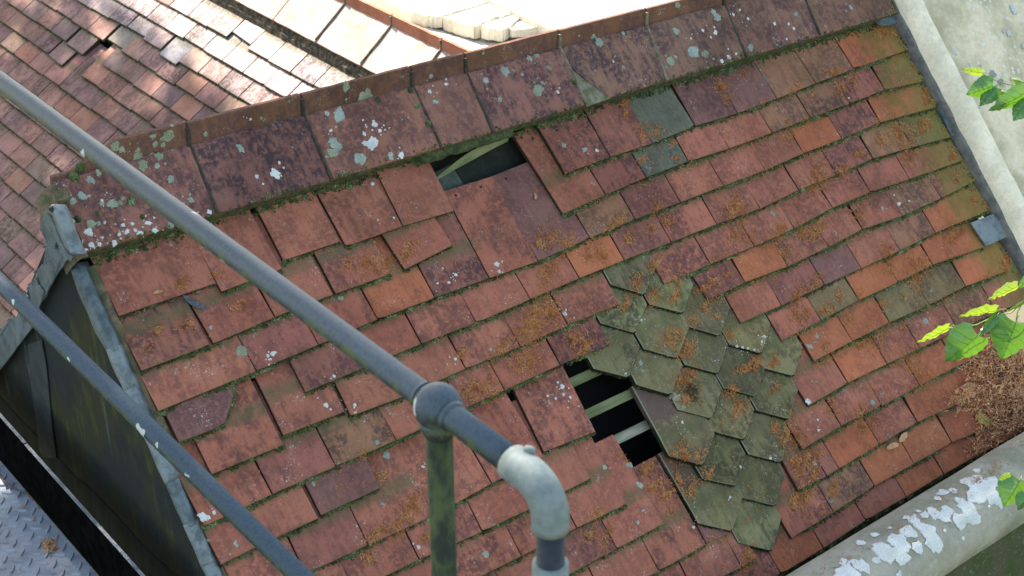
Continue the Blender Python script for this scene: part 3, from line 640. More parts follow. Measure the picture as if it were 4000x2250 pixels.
def ball(c, r, n=24):
    V, F = [], []
    for i in range(n // 2 + 1):
        for j in range(n):
            a = pi * i / (n // 2); b = 2 * pi * j / n; V.append(c + Vector((sin(a) * cos(b), sin(a) * sin(b), cos(a))) * r)
    for i in range(n // 2):
        for j in range(n): F.append((i * n + j, (i + 1) * n + j, (i + 1) * n + (j + 1) % n, i * n + (j + 1) % n))
    return V, F
dax = (top(0) - top(1)).normalized()
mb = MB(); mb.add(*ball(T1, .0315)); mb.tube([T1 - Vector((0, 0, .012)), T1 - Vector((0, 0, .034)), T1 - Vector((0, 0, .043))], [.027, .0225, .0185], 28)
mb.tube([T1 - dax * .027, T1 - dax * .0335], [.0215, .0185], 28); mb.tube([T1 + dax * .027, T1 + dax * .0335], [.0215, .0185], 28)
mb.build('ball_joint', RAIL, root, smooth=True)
mb = MB(); mb.tube([T1 - Vector((0, 0, .03)), T1 - Vector((0, 0, .6)), T1 - Vector((0, 0, 1.17))], DR * .985, 32); mb.build('post', POST, root, smooth=True)
# elbow at the end and the second post
q2 = top(y2); rE = .041; mb = MB(); el = []
c0 = q2 - dax * 0 ; S0 = q2 - dax * rE
for i in range(15):
    a = (pi / 2) * i / 14; el.append(S0 + dax * rE * sin(a) + Vector((0, 0, -1)) * rE * (1 - cos(a)))
st = [S0 - dax * .030] + [S0 - dax * .012]; en = [el[-1] + Vector((0, 0, -.006)), el[-1] + Vector((0, 0, -.014))]
path = st + el + en; rE2 = .0226
rad = [rE2 * 1.0] * 2 + [rE2] * 15 + [rE2] * 2
mb.tube(path, rad, 32); o = mb.build('elbow', GALV, root, smooth=True)
Re = o
for c_, d_ in ((S0 - dax * .012 + Vector((.012, 0, .0205)), Vector((.45, 0, .9))), (el[-1] + Vector((.0205, 0, .004)), Vector((1, -.2, 0)))):
    d_ = d_.normalized(); m2 = MB(); m2.tube([c_ - d_ * .003, c_ + d_ * .004, c_ + d_ * .0055], [.0075, .0068, .004], 16); s_ = mesh_obj('set_screw', [v - Vector(root.location) for v in m2.V], m2.F, GALV, o, smooth=True)
pE = el[-1]
mb = MB(); mb.tube([pE + Vector((0, 0, -.003)), pE + Vector((0, 0, -.6)), Vector((pE.x, pE.y, -.63))], DR * .985, 32); mb.build('post', BLACKP, root, smooth=True)
mb = MB(); mb.tube([pE + Vector((0, 0, -.064)), pE + Vector((0, 0, -.066)), pE + Vector((0, 0, -.110)), pE + Vector((0, 0, -.112))], [.0185, .0222, .0222, .0185], 32); mb.build('collar', GALV, root, smooth=True)

# ------------------------------------------------------------------ right-hand parapet with lead apron
def prow(x0, fn, n=60, v0=-.55, v1=1.5):
    return [fn(v0 + (v1 - v0) * i / n) for i in range(n + 1)]
rows = [prow(0, lambda v: [roof(2.640, v, -.03), roof(2.652 + .002 * nz((v * 12, 0, 0)), v, .000), roof(2.654 + .003 * nz((v * 9, 2, 0)), v, .014 + .004 * nz((v * 10, 5, 0))), roof(2.657 + .003 * nz((v * 9, 2, 0)), v, .020 + .004 * nz((v * 10, 5, 0))), roof(2.664, v, .024), roof(2.68, v, .03)])]
mb = MB(); mb.sheet(rows[0]); o = mb.build('lead_apron', simple('apron_lead', (.17, .16, .135), (.09, .09, .08), 26, rough=.6, metal=.1, bump=.5, bd=.004), smooth=True); o.modifiers.new('s', 'SOLIDIFY').thickness = .003
tag(o, 'grey lead apron turned up where the tiles meet the stone parapet', 'flashing')
mb = MB(); rr = prow(0, lambda v: [roof(2.658 + .003 * nz((v * 15, 3, 0)), v, .022), roof(2.666 + .004 * nz((v * 11, 3, 0)), v, .048), roof(2.688 + .004 * nz((v * 17, 1, 0)), v, .066 + .005 * nz((v * 34, 0, 0))), roof(2.705 + .007 * nz((v * 14, 8, 0)), v, .077), roof(2.73, v, .066)], 120)
mb.sheet(rr); tag(mb.build('mortar_fillet', stone_mat('pale_fillet', (.92, .80, .58), (.70, .62, .44), .3, 10), smooth=True), 'rough pale mortar fillet between the lead apron and the parapet stone', 'mortar')
mb = MB(); rr = prow(0, lambda v: [roof(2.70, v, .045)] + [roof(2.705 + .095 * i, v, .072 + .003 * nz((v * 4, i * .5, 0))) for i in range(11)] + [roof(3.66, v, -.2)], 50, -.55, 1.02)
mb.sheet(rr); V, F = poly_slab([roof(2.72, 1.02, -.2), roof(3.66, 1.02, -.2), roof(3.66, 1.02, .072), roof(2.72, 1.02, .072)], EV * .02, .0, 1); mb.add(V, F)
tag(mb.build('parapet_stone', STONE, smooth=True), 'broad yellow lichened stone slab of the parapet at the right', 'parapet')
# lead soakers
for lb, pts, m_ in (('rounded blue grey lead soaker poking out under the last ridge tile', [(14, 812, 170), (800 // 10 * 10 // 10 * 0 + 14, 830, 130), (14, 880, 70), (14, 960, 60), (14, 985, 165), (14, 935, 190), (14, 870, 196), (14, 830, 190)], LEAD),
                    ('bright square lead soaker beside the parapet, half way down', [(24, 1525, 235), (24, 1700, 165), (24, 1815, 330), (24, 1640, 412)], LEADL),
                    ('small dark lead soaker tucked against the apron near the second course', [(14, 1290, 830), (14, 1350, 800), (14, 1420, 1020), (14, 1385, 1030)], LEAD)):
    w_ = []
    for k_, x, y in pts:
        u, v = ruv(P(k_, x, y), .004); w_.append(roof(u, v, .004 if m_ is LEADL else .003))
    V, F = poly_slab(w_, EN * .003, .0006, 4); mb = MB(); mb.add(V, F); tag(mb.build('lead_soaker', m_), lb, 'lead soaker')

# ------------------------------------------------------------------ stone coping along the eaves gutter
mb = MB(); rows = []; CY, CZ, CR = -.965, -.935, .103
for i in range(61):
    x = .9 + 3.2 * i / 60; rows.append([Vector((x, CY + (CR + .002 * nz((x * 6, a * 2, 0))) * sin(a), CZ + (CR + .002 * nz((x * 6, a * 2, 0))) * cos(a))) for a in [pi * .62 - (pi * 1.34) * k / 26 for k in range(27)]])
mb.sheet(rows); cop = mb.build('eaves_coping', COPING, smooth=True); tag(cop, 'rounded grey stone coping along the eaves with big white lichens', 'coping')
bvb = len(bvV); bvV.extend(mb.V); bvF.extend([tuple(x + bvb for x in f) for f in mb.F])
mb = MB(); mb.box((.9, -1.035, -2.5), (3.2, 0, 0), (0, .10, 0), (0, 0, 1.55)); mb2 = MB(); rows = []
for i in range(41):
    x = .9 + 3.2 * i / 40; rows.append([Vector((x, -1.037 - .02 * (k / 8) + .004 * nz((x * 8, k, 0)), -.97 - .8 * k / 8)) for k in range(9)])
mb.sheet(rows); tag(mb.build('eaves_wall', MSTONE), 'dark green mossy wall face below the coping, bottom right', 'wall')
mb = MB(); rows = []
for i in range(81):
    x = .9 + 1.9 * i / 80; rows.append([roof(x, 1.22, -.03), roof(x, 1.262, -.035 + .004 * nz((x * 30, 0, 0))), roof(x, 1.29, -.05 + .006 * nz((x * 24, 2, 0))), roof(x, 1.33, -.052 + .006 * nz((x * 20, 4, 0))), roof(x, 1.40, -.06)])
mb.sheet(rows); tag(mb.build('gutter_bed', SOIL), 'dark strip of debris filled gutter between the last tiles and the coping', 'gutter')

# ------------------------------------------------------------------ the far roof, its courses at right angles to the near one
Q = radians(39); NB = Vector((-sin(Q), 0, cos(Q))); DN = Vector((-cos(Q), 0, -sin(Q))); GB = .0882; SB = TH / GB
def pb_(a, y, h=0): return NB * (-1.32 + h) + DN * a + Vector((0, y, 0))
def bay(q, h=0):
    X = onpl(q, NB, -1.32 + h); return X.dot(DN), X.y
A0 = -.565
def delta(y): return .28 * (3.55 - y)
def zc(k, x, y):
    o, sc = {'A': ((0, 0), 3.22), 'B': ((600, 0), 3.22), 'C': ((400, 200), 3.623), 'D': ((0, 500), 3.622)}[k]; return (o[0] + x / sc, o[1] + y / sc)
PH = {-6: 2.4, -5: 2.328, -4: 2.406, -3: 2.96, -2: 3.194, -1: 3.429, 0: 3.482, 1: 3.555, 2: 3.48, 3: 2.887, 4: 2.956, 5: 3.029, 6: 2.775, 7: 2.693, 8: 2.77, 9: 2.69, 10: 2.77}
OV = [('B', 65, 680, 285, 820, 'bl'), ('A', 840, 545, 1040, 690, 'p'), ('A', 605, 690, 775, 830, 'p'), ('A', 1350, 485, 1560, 620, 'm'), ('A', 1370, 215, 1590, 330, 'q'), ('A', 1600, 330, 1830, 465, 'b'), ('B', 980, 385, 1215, 555, 'r'), ('A', 1020, 950, 1230, 1075, 'o'), ('A', 1265, 800, 1480, 930, 'p')]
GONE = [('A', 1000, 800), ('A', 1150, 700)]
SIL = [(-400, 2000), (0, 1290), (114, 1040), (181, 900), (204, 797), (445, 551), (640, 510), (1000, 414), (1574, 262), (2000, 150), (2600, 10), (4000, -400)]
def sil(x):
    for (a, b), (c_, d_) in zip(SIL, SIL[1:]):
        if a <= x <= c_: return b + (d_ - b) * (x - a) / (c_ - a)
    return 9999
COLB = dict(COL); COLB['bl'] = ((.27, .26, .28), .5, 'bluish grey')
bt = []
for k in range(-5, 13):
    for i in range(-12, 14):
        yl = PH.get(k, 2.7) + .158 * i; ym = yl - .079
        if not (.8 < ym < 4.6): continue
        a = A0 + (k + delta(ym)) * GB
        if pb_(a, 0).x > 1.64: continue
        q = px(pb_(a - .045, ym)); bt.append([k, ym, a, q])
big = MB()
def find(q): return min(bt, key=lambda b: (b[3][0] - q[0]) ** 2 + (b[3][1] - q[1]) ** 2)
over = {}
for kk, x, y, x2, y2, cc in OV:
    qa, qb = zc(kk, x, y), zc(kk, x2, y2); m = ((qa[0] + qb[0]) / 2 + 8, (qa[1] + qb[1]) / 2 - 22); b = find(m); over[id(b)] = (qa, qb, cc)
gone = {id(find(zc(*g_))) for g_ in GONE}
vis = []
for b in bt:
    x, y = b[3]; b.append(-30 < x < 2000 and -25 < y < sil(x) + 10)
cnt = sorted([b for b in bt if b[4]], key=lambda b: -b[3][1])
keep = set(id(b) for b in cnt[:118])
btails = []
rb = random.Random(5)
near_end = {}
for b in sorted(bt, key=lambda b: b[1]):
    if id(b) in gone: continue
    k, ym, a = b[:3]; cc = rb.choice('rrrrqqqopdbr'); n0 = rb.uniform(-.0006, .0014); slip = rb.uniform(-.0025, .0035)
    if id(b) in over:
        qa, qb, cc = over[id(b)]; aa, ya = bay(qa); ab, yb = bay(qb)
        A = pb_(aa, ya, SB * ((aa - A0) - (k + delta(ya)) * GB) + .001); B = pb_(ab, yb, SB * ((ab - A0) - (k + delta(yb)) * GB) + .001)
    else:
        ya, yb = ym + .079, ym - .079; A = pb_(A0 + (k + delta(ya)) * GB + slip, ya, n0 + SB * slip); B = pb_(A0 + (k + delta(yb)) * GB + slip, yb, n0 + SB * slip)
    ex = B - A; W = min(ex.length, .17) - .0025; ex.normalize(); ey = (-DN - NB * SB).normalized(); mw = frame(A + ex * .00125, ex, ey)
    col, amt, adj = COLB[cc]
    if id(b) in keep:
        V, F = plate(W, LT, TH, None, rb, nx=6, ny=4); sb_ = max(0, min(1, (A.x - 1.38) / .12)); col = tuple(x * (.72 - .2 * sb_) + .085 + .26 * sb_ for x in col)  # sun glare painted in: tiles nearer the far ridge get a paler colour
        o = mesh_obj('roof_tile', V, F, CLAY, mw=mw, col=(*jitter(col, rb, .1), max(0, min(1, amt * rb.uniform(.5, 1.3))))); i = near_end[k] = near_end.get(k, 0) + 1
        tag(o, '%s far roof tile, %s from near end, %s course below far ridge' % (adj, ORD[min(i, 20)], ORD[k + 6]), 'roof tile', 'plain clay tiles of the far roof')
        btails.append((A, B))
    else:
        V, F = plate(W, LT, TH, None, rb, nx=4, ny=3); big.add([mw @ Vector(v) for v in V], F); 
        if b[4]: btails.append((A, B))
o = big.build('roof_tile_field', simple('far_clay', (.36, .17, .13), (.24, .12, .11), 7, world=True)); tag(o, 'remaining clay tiles of the far roof, beyond the nearer courses', 'roof tiles', kind='stuff')
mb = MB(); mb.sheet([[pb_(a, y, -.06) for a in (-1.2, 1.2)] for y in (.8, 4.7)]); tag(mb.build('roof_underlay', VOID), kind='structure')

# far ridge
def fr(x, z, y): return Vector((x + .022 * (y - 1.5), y, z + .018 * (y - 1.5)))
for i in range(7):
    y0_, y1_ = .912 + .3 * i + .004, .912 + .3 * (i + 1) - .004
    root = empty('ridge_tile', fr(1.75, -.26, (y0_ + y1_) / 2), ['far ridge tile nearest the near ridge, half hidden behind it', 'second sunlit far ridge tile from the near ridge', 'third sunlit far ridge tile from the near ridge', 'fourth far ridge tile, at the top edge of the photo', 'fifth far ridge tile, outside the top edge', 'sixth far ridge tile, outside the top edge', 'seventh far ridge tile, outside the top edge'][i], 'ridge tile', 'ridge tiles of the far roof')
    def strip(name, pr, th, nn):
        rows = [[fr(x, z, y0_ + (y1_ - y0_) * j / 10) + Vector((.002 * nz((j * .9, i, x)), 0, .002 * nz((j * .7, i, z)))) for j in range(11)] for x, z in pr]
        mb = MB(); mb.sheet(rows, th, nn); return mb.build(name, RIDGE, root, col=(.55, .40, .34, .2))
    strip('near_wing', [(1.662, -.318), (1.71, -.279), (1.76, -.238), (1.802, -.204)], .013, -NB)
    strip('far_wing', [(1.806, -.206), (1.87, -.255), (1.94, -.311)], .013, Vector((-sin(Q), 0, -cos(Q))))
    strip('crest', [(1.800, -.208), (1.802, -.166)], .013, Vector((1, 0, 0))).color = (.42, .17, .10, .2)
mb = MB(); rows = [[fr(x + .006 * nz((y * .9, x * 9, 0)), z + .007 * nz((y * 1.1, z * 20, 3)), 1 + y * .04) for y in range(60)] for x, z in ((1.655, -.375), (1.657, -.352), (1.668, -.336), (1.70, -.31), (1.80, -.225))]
mb.sheet(rows); tag(mb.build('mortar_bedding', simple('crumbly_mortar', (.035, .026, .018), (.16, .12, .07), 60, bump=1, bd=.01)), 'crumbly dark mortar line under the far ridge tiles', 'mortar')
for i in (1, 2, 3):
    y = .912 + .3 * i; mb = MB(); mb.tube([fr(1.664, -.312, y), fr(1.70, -.284, y + .002), fr(1.75, -.243, y - .002), fr(1.800, -.203, y), fr(1.7995, -.170, y + .001)], [.0055, .004, .0055, .005, .0045], 7)
    tag(mb.build('joint_mortar', MORTAR), ['', 'brown mortar joint nearest the near ridge, on the far ridge', 'middle brown mortar joint across the far ridge', 'brown mortar joint on the far ridge at the top edge'][i], 'mortar joint')
# sunlit stonework behind the far ridge
mb = MB(); rows = [[Vector((x, 1.0 + y * .06, z + .012 * nz((x * 9, y * .4, 0)))) for y in range(60)] for x, z in ((1.86, -.28), (1.93, -.29), (2.0, -.315), (2.07, -.345), (2.2, -.36), (2.6, -.37))]
mb.sheet(rows); tag(mb.build('mortar_haunch', STONEP, smooth=True), 'sunlit rubble and mortar between the far ridge and the pale stone slabs', 'mortar')
def slab(pts, z, th, lb):
    w3 = [onpl(q, (0, 0, 1), z) for q in pts]; V, F = poly_slab(w3, (0, 0, -th), .004, 7, random.Random(len(lb))); mb = MB(); mb.add(V, F)
    tag(mb.build('stone_slab', STONEP), lb, 'stone slab', 'thick stone slabs behind the far ridge')
c12 = lambda x, y: P(12, x, y)
slab([c12(820, -60), c12(1150, 88), c12(1290, 118), c12(1400, 122), c12(1470, 100), c12(1770, 12), c12(2100, -120), c12(1500, -400)], -.30, .045, 'leftmost bleached stone slab with a flat broken edge')
slab([c12(1412, 132), c12(1480, 150), c12(1560, 175), c12(1640, 195), c12(1690, 188), c12(1720, 160), c12(1932, 95), c12(2200, 0), c12(2120, -100), c12(1780, 18)], -.302, .05, 'middle stone slab, its thick cream edge deeply weathered')
slab([c12(1700, 205), c12(1790, 215), c12(1860, 222), c12(1920, 190), c12(2050, 80), c12(2200, 10), c12(1940, 100), c12(1735, 168)], -.303, .045, 'small stone slab nearest the near ridge, over a dark gap')
slab([c12(1932, 225), c12(2215, 205), c12(2240, 215), c12(2180, 110), c12(2030, 50), c12(1990, 100), c12(1900, 200)], -.31, .03, 'smooth beige stone triangle under the pale roll')
mb = MB(); a_, b_ = onpl(P(13, 30, 60), (0, 0, 1), -.27), onpl(P(13, 300, 185), (0, 0, 1), -.27); d_ = (b_ - a_).normalized(); e_ = Vector((d_.y, -d_.x, 0)); 
if e_.x < 0: e_ = -e_
rows = []
for i in range(30):
    c_ = a_ + d_ * (-1.6 + 2.4 * i / 29); rows.append([c_ + e_ * (.09 - .09 * cos(t)) + Vector((0, 0, -.03 + .075 * sin(t))) for t in [-.5 + 2.1 * j / 9 for j in range(10)]] + [c_ + e_ * 1.8 + Vector((0, 0, .03))])
mb.sheet(rows); tag(mb.build('stone_roll', stone_mat('cream_stone', (.66, .62, .52), (.58, .55, .46), .1), smooth=True), 'smooth sunlit rounded stone moulding behind the ridge', 'stone moulding')
mb = MB(); mb.box((1.9, .95, -.9), (6, 0, 0), (0, 7, 0), (0, 0, .5)); tag(mb.build('stone_terrace', STONEP), kind='structure')
mb = MB(); mb.sheet([[Vector((x, y, -4.2)) for x in (-60, 60)] for y in (-60, 90)]); tag(mb.build('ground', GROUND), kind='structure')

# ------------------------------------------------------------------ things that grow or lie on the tiles
BV = BVHTree.FromPolygons(bvV, bvF)
def drop(u, v, top_=.25):
    h = BV.ray_cast(roof(u, v, top_), -EN, .6); return (h[0], h[1] if h[1].dot(EN) > 0 else -h[1]) if h[0] is not None else (None, None)
def hitpx(q):
    h = BV.ray_cast(CAM, ray(q).normalized(), 12); return (h[0], h[1] if h[1].dot(CAM - h[0]) > 0 else -h[1]) if h[0] is not None else (None, None)
ICO = []
for a in (-1, 1):
    for b in (-1, 1):
        g_ = (1 + 5 ** .5) / 2; ICO += [(0, a, b * g_), (a, b * g_, 0), (b * g_, 0, a)]
ICO = [Vector(v).normalized() for v in ICO]
bmx = bmesh.new(); [bmx.verts.new(v) for v in ICO]; bmesh.ops.convex_hull(bmx, input=bmx.verts[:]); bmx.verts.index_update(); ICV = [v.co.copy() for v in bmx.verts]; ICF = [tuple(v.index for v in f.verts) for f in bmx.faces]; bmx.free()
def blob(mb, p, r, n=EN, rnd=R, sq=.65):
    s_ = [rnd.uniform(.7, 1.3) for _ in range(3)]; rot = Matrix.Rotation(rnd.uniform(0, 6), 3, 'Z')
    e1 = n.orthogonal().normalized(); e2 = n.cross(e1); b = len(mb.V)
    for v in ICV:
        w_ = rot @ Vector((v.x * s_[0], v.y * s_[1], v.z * sq * s_[2])); k_ = r * rnd.uniform(.75, 1.2); mb.V.append(p + (e1 * w_.x + e2 * w_.y + n * w_.z) * k_)
    mb.F += [tuple(i + b for i in f) for f in ICF]
rm = random.Random(11); mb = MB()
for A, B, k, y0 in tails:
    L_ = (B - A).length; n = int(L_ / .0012)
    for i in range(n):
        t = (i + rm.random()) / n; p = A.lerp(B, t); d = .62 + 1.0 * nz((p.x * 9, p.z * 11, 0)) + .6 * nz((p.x * 40, p.z * 40, 3))
        if rm.random() > d * 1.15: continue
        r = rm.uniform(.0013, .0038) * (1 + .9 * max(0, d - .6)); y = y0(t) if y0 else 0
        p = p + EV * (y - rm.uniform(-.001, .0062) - (rm.uniform(0, .006) if rm.random() < .2 else 0)) - EN * (TH - r * .5 - rm.uniform(0, .0035)); blob(mb, p, r, rnd=rm)
# thicker moss under the ridge tiles, round the pointed tiles, along the apron
for i in range(4000):
    u = rm.uniform(-.02, 2.64); d = .5 + .9 * nz((u * 7, 0, 5))
    if rm.random() > d: continue
    v = vlow(u) + rm.gauss(.008, .007); 
    if .86 < u < 1.13 and v > -.045: continue
    h, n = drop(u, v)
    if h is None: continue
    r = rm.uniform(.0016, .0048); blob(mb, h + n * r * .3, r, n, rm)
for k, u, o, q in hexinfo:
    mwx = o.matrix_world
    for i in range(26):
        s = rm.random(); p = mwx @ Vector((s * .1625, arrow(s) - rm.uniform(-.001, .003), -TH * rm.uniform(.3, .95))); 
        if rm.random() < .55: blob(mb, p, rm.uniform(.0012, .0028), rnd=rm)
for i in range(900):
    v = rm.uniform(-.1, 1.15); u = 2.648 - abs(rm.gauss(0, .012)); h, n = drop(u, v)
    if h is not None and rm.random() < .7: blob(mb, h, rm.uniform(.0015, .004), n, rm)
tag(mb.build('moss', MOSSM), 'green moss growing along every tile tail and under the ridge', 'moss', kind='stuff')
mb = MB()
for A, B in btails:
    n = int((B - A).length / .0026)
    for i in range(n):
        t = (i + rm.random()) / n; p = A.lerp(B, t)
        if rm.random() > .6 + 1.0 * nz((p.y * 6, p.x * 8, 0)) : continue
        r = rm.uniform(.0016, .0042); blob(mb, p + DN * rm.uniform(-.002, .006) - NB * (TH - r * .6 - rm.uniform(0, .003)), r, NB, rm)
tag(mb.build('dry_moss', MOSSDK), 'dark dry moss along the course lines of the far roof', 'moss', kind='stuff')
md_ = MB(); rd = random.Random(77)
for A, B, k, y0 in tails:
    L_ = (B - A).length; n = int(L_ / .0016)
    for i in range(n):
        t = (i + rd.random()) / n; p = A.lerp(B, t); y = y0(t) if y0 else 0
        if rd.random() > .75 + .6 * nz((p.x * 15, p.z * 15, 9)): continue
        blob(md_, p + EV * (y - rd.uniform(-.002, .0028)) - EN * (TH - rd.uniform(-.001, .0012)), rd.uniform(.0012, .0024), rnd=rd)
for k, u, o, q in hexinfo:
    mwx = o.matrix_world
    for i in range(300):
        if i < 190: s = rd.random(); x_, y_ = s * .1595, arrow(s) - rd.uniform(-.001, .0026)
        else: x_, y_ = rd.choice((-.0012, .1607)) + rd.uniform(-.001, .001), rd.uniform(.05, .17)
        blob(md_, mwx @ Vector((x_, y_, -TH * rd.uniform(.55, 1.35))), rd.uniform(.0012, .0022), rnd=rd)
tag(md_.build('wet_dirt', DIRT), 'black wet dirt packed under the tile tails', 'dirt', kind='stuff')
# cushions of moss big enough to point at
for (k_, x, y, r, lb) in ((21, 993, 70, .0105, 'largest round moss cushion, in the middle of the end ridge tile'), (21, 742, 162, .0060, 'small dark moss cushion on the end ridge tile, left of the middle one'), (21, 587, 205, .0085, 'moss cushion at the left margin of the end ridge tile'), (21, 1075, 187, .0062, 'dark moss cushion close beside the top rail'), (11, 612, 1262, .012, 'shaggy moss cushion at the very end of the ridge crest'), (11, 560, 1335, .012, 'brownish moss cushion at the upper corner of the end ridge tile'), (12, 1300, 935, .0085, 'black moss cushion low on the joint of the narrow ridge tile'), (12, 1215, 800, .0075, 'moss cushion half way up the joint of the narrow ridge tile'), (12, 1165, 685, .008, 'moss cushion at the crest foot of the narrow ridge joint'), (12, 920, 755, .007, 'dark moss cushion right of the large green lichen'), (13, 630, 725, .008, 'black moss cushion in the broken mortar triangle'), (13, 470, 620, .009, 'brown moss cushion at the top of the broken mortar triangle')):
    h, n = hitpx(P(k_, x, y))
    if h is None: continue
    mb = MB(); V, F = ball(Vector((0, 0, 0)), 1, 14); e1 = n.orthogonal().normalized(); e2 = n.cross(e1)
    mb.add([h + (e1 * v.x + e2 * v.y + n * (v.z * .6)) * r * (1 + .22 * nz(v * 2.4 + h * 9) + .1 * nz(v * 7)) for v in V], F)
    tag(mb.build('moss_cushion', MOSSM), lb, 'moss cushion')
# tuft on a pointed tile
h, n = hitpx(P(33, 1360, 70)); mb = MB(); rt = random.Random(3)
if h is not None:
    for i in range(170):
        d_ = Vector((rt.gauss(0, 1), rt.gauss(0, 1), rt.gauss(0, 1))).normalized() + n * .7; b_ = h + EU * rt.gauss(0, .010) + EV * rt.gauss(0, .014); mb.tube([b_, b_ + d_ * rt.uniform(.003, .008), b_ + d_ * rt.uniform(.008, .013) + Vector((0, 0, -.003))], [.0007, .0006, .0002], 3)
    for i in range(60): blob(mb, h + EU * rt.gauss(0, .009) + EV * rt.gauss(0, .012) + n * .001, rt.uniform(.002, .004), n, rt)
    tag(mb.build('moss_tuft', MOSSDK), 'shaggy dark tuft of moss on a green pointed tile', 'moss tuft')

# rust coloured fallen catkins, in the drifts the photograph shows: crop, x, y, radius
LT_ = """13 1600 650 90 13 1630 740 50 13 1780 540 50 13 870 760 70 13 980 990 60 13 1080 980 80 13 990 1060 40 13 870 860 40 13 1230 1080 40 13 990 1200 50 13 1240 1200 40 14 500 540 80 14 230 640 60 14 200 690 40 14 560 660 90 14 650 620 60 14 340 720 50 14 870 220 110 14 950 240 80 14 1110 500 40 14 1200 690 90 14 1210 770 60 14 1000 1000 170 14 1180 950 120 14 860 1060 90 14 1080 1160 110 14 180 1020 80 14 700 1160 80 14 560 1290 100 14 380 1300 110 14 400 1390 100 14 1400 1170 70 14 1430 1340 60 14 150 930 40 14 820 920 40 22 700 540 60 22 850 540 100 22 950 560 90 22 1150 430 90 22 1560 1210 60 22 1850 1200 100 21 1650 610 50 21 1800 850 50 21 1370 690 60 21 1420 990 60 21 1200 1050 50 21 1130 1180 25 23 790 230 80 23 1090 140 70 23 1180 210 60 23 1050 270 60 23 1700 90 120 23 1640 150 80 23 280 350 110 23 420 390 100 23 200 390 50 23 700 480 70 23 620 450 90 23 880 350 60 23 250 640 60 23 300 560 90 23 1090 540 80 23 930 700 80 23 870 840 70 23 1070 790 80 23 1230 760 90 23 1450 720 80 23 1530 680 60 23 1620 620 50 23 1370 970 60 23 1540 940 50 23 1480 860 60 23 200 960 180 23 120 1000 120 23 330 900 100 23 480 1100 100 23 560 1170 80 23 1200 1120 110 23 1230 1070 60 23 1350 1180 90 23 1300 1230 70 23 100 1280 120 23 1640 1080 60 23 1780 1320 80 23 1340 1380 90 23 1850 1290 80 23 1750 200 60 23 1800 340 60 23 1680 330 80 23 1300 1400 90 24 100 280 90 24 300 290 120 24 400 260 80 24 680 170 80 24 640 120 40 24 220 480 30 24 120 450 80 24 900 440 80 24 1090 370 50 24 1400 330 110 24 1450 290 80 24 1100 560 110 24 1180 540 90 24 930 560 80 24 1560 60 60 24 1830 500 80 24 1800 560 80 24 380 650 70 24 340 720 60 24 230 780 80 24 540 760 60 24 700 760 50 24 250 920 90 24 440 890 90 24 1130 690 80 24 1040 790 40 24 880 850 60 24 600 960 60 24 1380 470 40 24 1040 1010 50 24 820 1130 90 24 1080 1280 110 24 1150 1370 60 24 50 1290 70 24 700 1150 60 24 1640 90 50 24 440 1160 50 32 1700 30 120 32 1800 60 60 32 960 690 50 32 1190 920 100 32 1080 1060 90 32 900 1130 80 32 860 1310 60 32 820 540 40 32 1300 1150 60 32 1600 50 40 33 1270 530 100 33 1400 540 60 33 1180 540 50 33 1060 630 70 33 1120 740 80 33 1180 830 70 33 1270 740 90 33 1370 780 80 33 1660 50 70 33 1720 170 90 33 1690 220 40 33 1330 60 90 33 1340 110 60 33 1480 670 60 33 650 990 80 33 600 1130 70 33 700 1180 60 33 750 1080 50 33 1220 950 40 33 1800 1330 100 33 1780 1270 60 33 900 560 50 34 150 370 110 34 230 420 90 34 60 330 60 34 280 560 120 34 350 660 90 34 240 680 80 34 200 600 60 34 700 210 70 34 500 160 80 34 740 330 80 34 800 270 60 34 500 800 90 34 300 850 110 34 220 880 80 34 420 940 40 34 410 510 40 34 60 30 60"""
LTv = [int(x) for x in LT_.split()]; mb = MB(); rl = random.Random(21)
def bit(mb, p, n, ln, wd, rnd, lift=.0015):
    e1 = n.orthogonal().normalized(); e2 = n.cross(e1); a = rnd.uniform(0, 2 * pi); d = e1 * cos(a) + e2 * sin(a); c_ = e1 * -sin(a) + e2 * cos(a); bd = rnd.uniform(-.8, .8)
    b = len(mb.V); z = rnd.uniform(0, lift)
    for t in (-.5, 0, .5):
        o = p + d * ln * t + c_ * ln * bd * (t * t) + n * (.0006 + z + (.0014 * rnd.random() if t else 0)); w_ = wd * (1 if t == 0 else .6)
        mb.V += [o + c_ * w_, o - c_ * w_ + n * wd * rnd.uniform(-.5, 1)]
    mb.F += [(b, b + 1, b + 3, b + 2), (b + 2, b + 3, b + 5, b + 4)]
for i in range(0, len(LTv), 4):
    k_, x, y, r = LTv[i:i + 4]; q = P(k_, x, y); u, v = ruv(q); ru = r / 1.932 * .000645; N = int(ru * ru * 250000); sx, sy, ph = rl.uniform(.7, 1.2), rl.uniform(.35, .75), rl.uniform(-.7, .1)
    for _ in range(N):
        g1, g2 = rl.gauss(0, .68) * sx, rl.gauss(0, .68) * sy; uu = u + ru * (g1 * cos(ph) - g2 * sin(ph)); vv = v + ru * (g1 * sin(ph) + g2 * cos(ph))
        if nz((uu * 60, vv * 60, 0)) < -.12 and rl.random() < .75: continue
        h, n = drop(uu, vv)
        if h is None or n.dot(EN) < .5 or h.y < -.85: continue
        bit(mb, h, n, rl.uniform(.0035, .0085), rl.uniform(.0006, .0012), rl, .003)
for A, B, k, y0 in tails:
    if A.x < .62: continue
    for _ in range(int(150 * min(1, (A.x - .5) * .9))):
        t = rl.random(); p = A.lerp(B, t); dd = nz((p.x * 6, p.z * 9, 3)) * 1.3 + .25
        if rl.random() > dd: continue
        v_ = k * G + rl.gauss(.004, .009); h, n = drop(p.x, v_)
        if h is not None and n.dot(EN) > .5: bit(mb, h, n, rl.uniform(.0035, .008), rl.uniform(.0006, .0012), rl, .004)
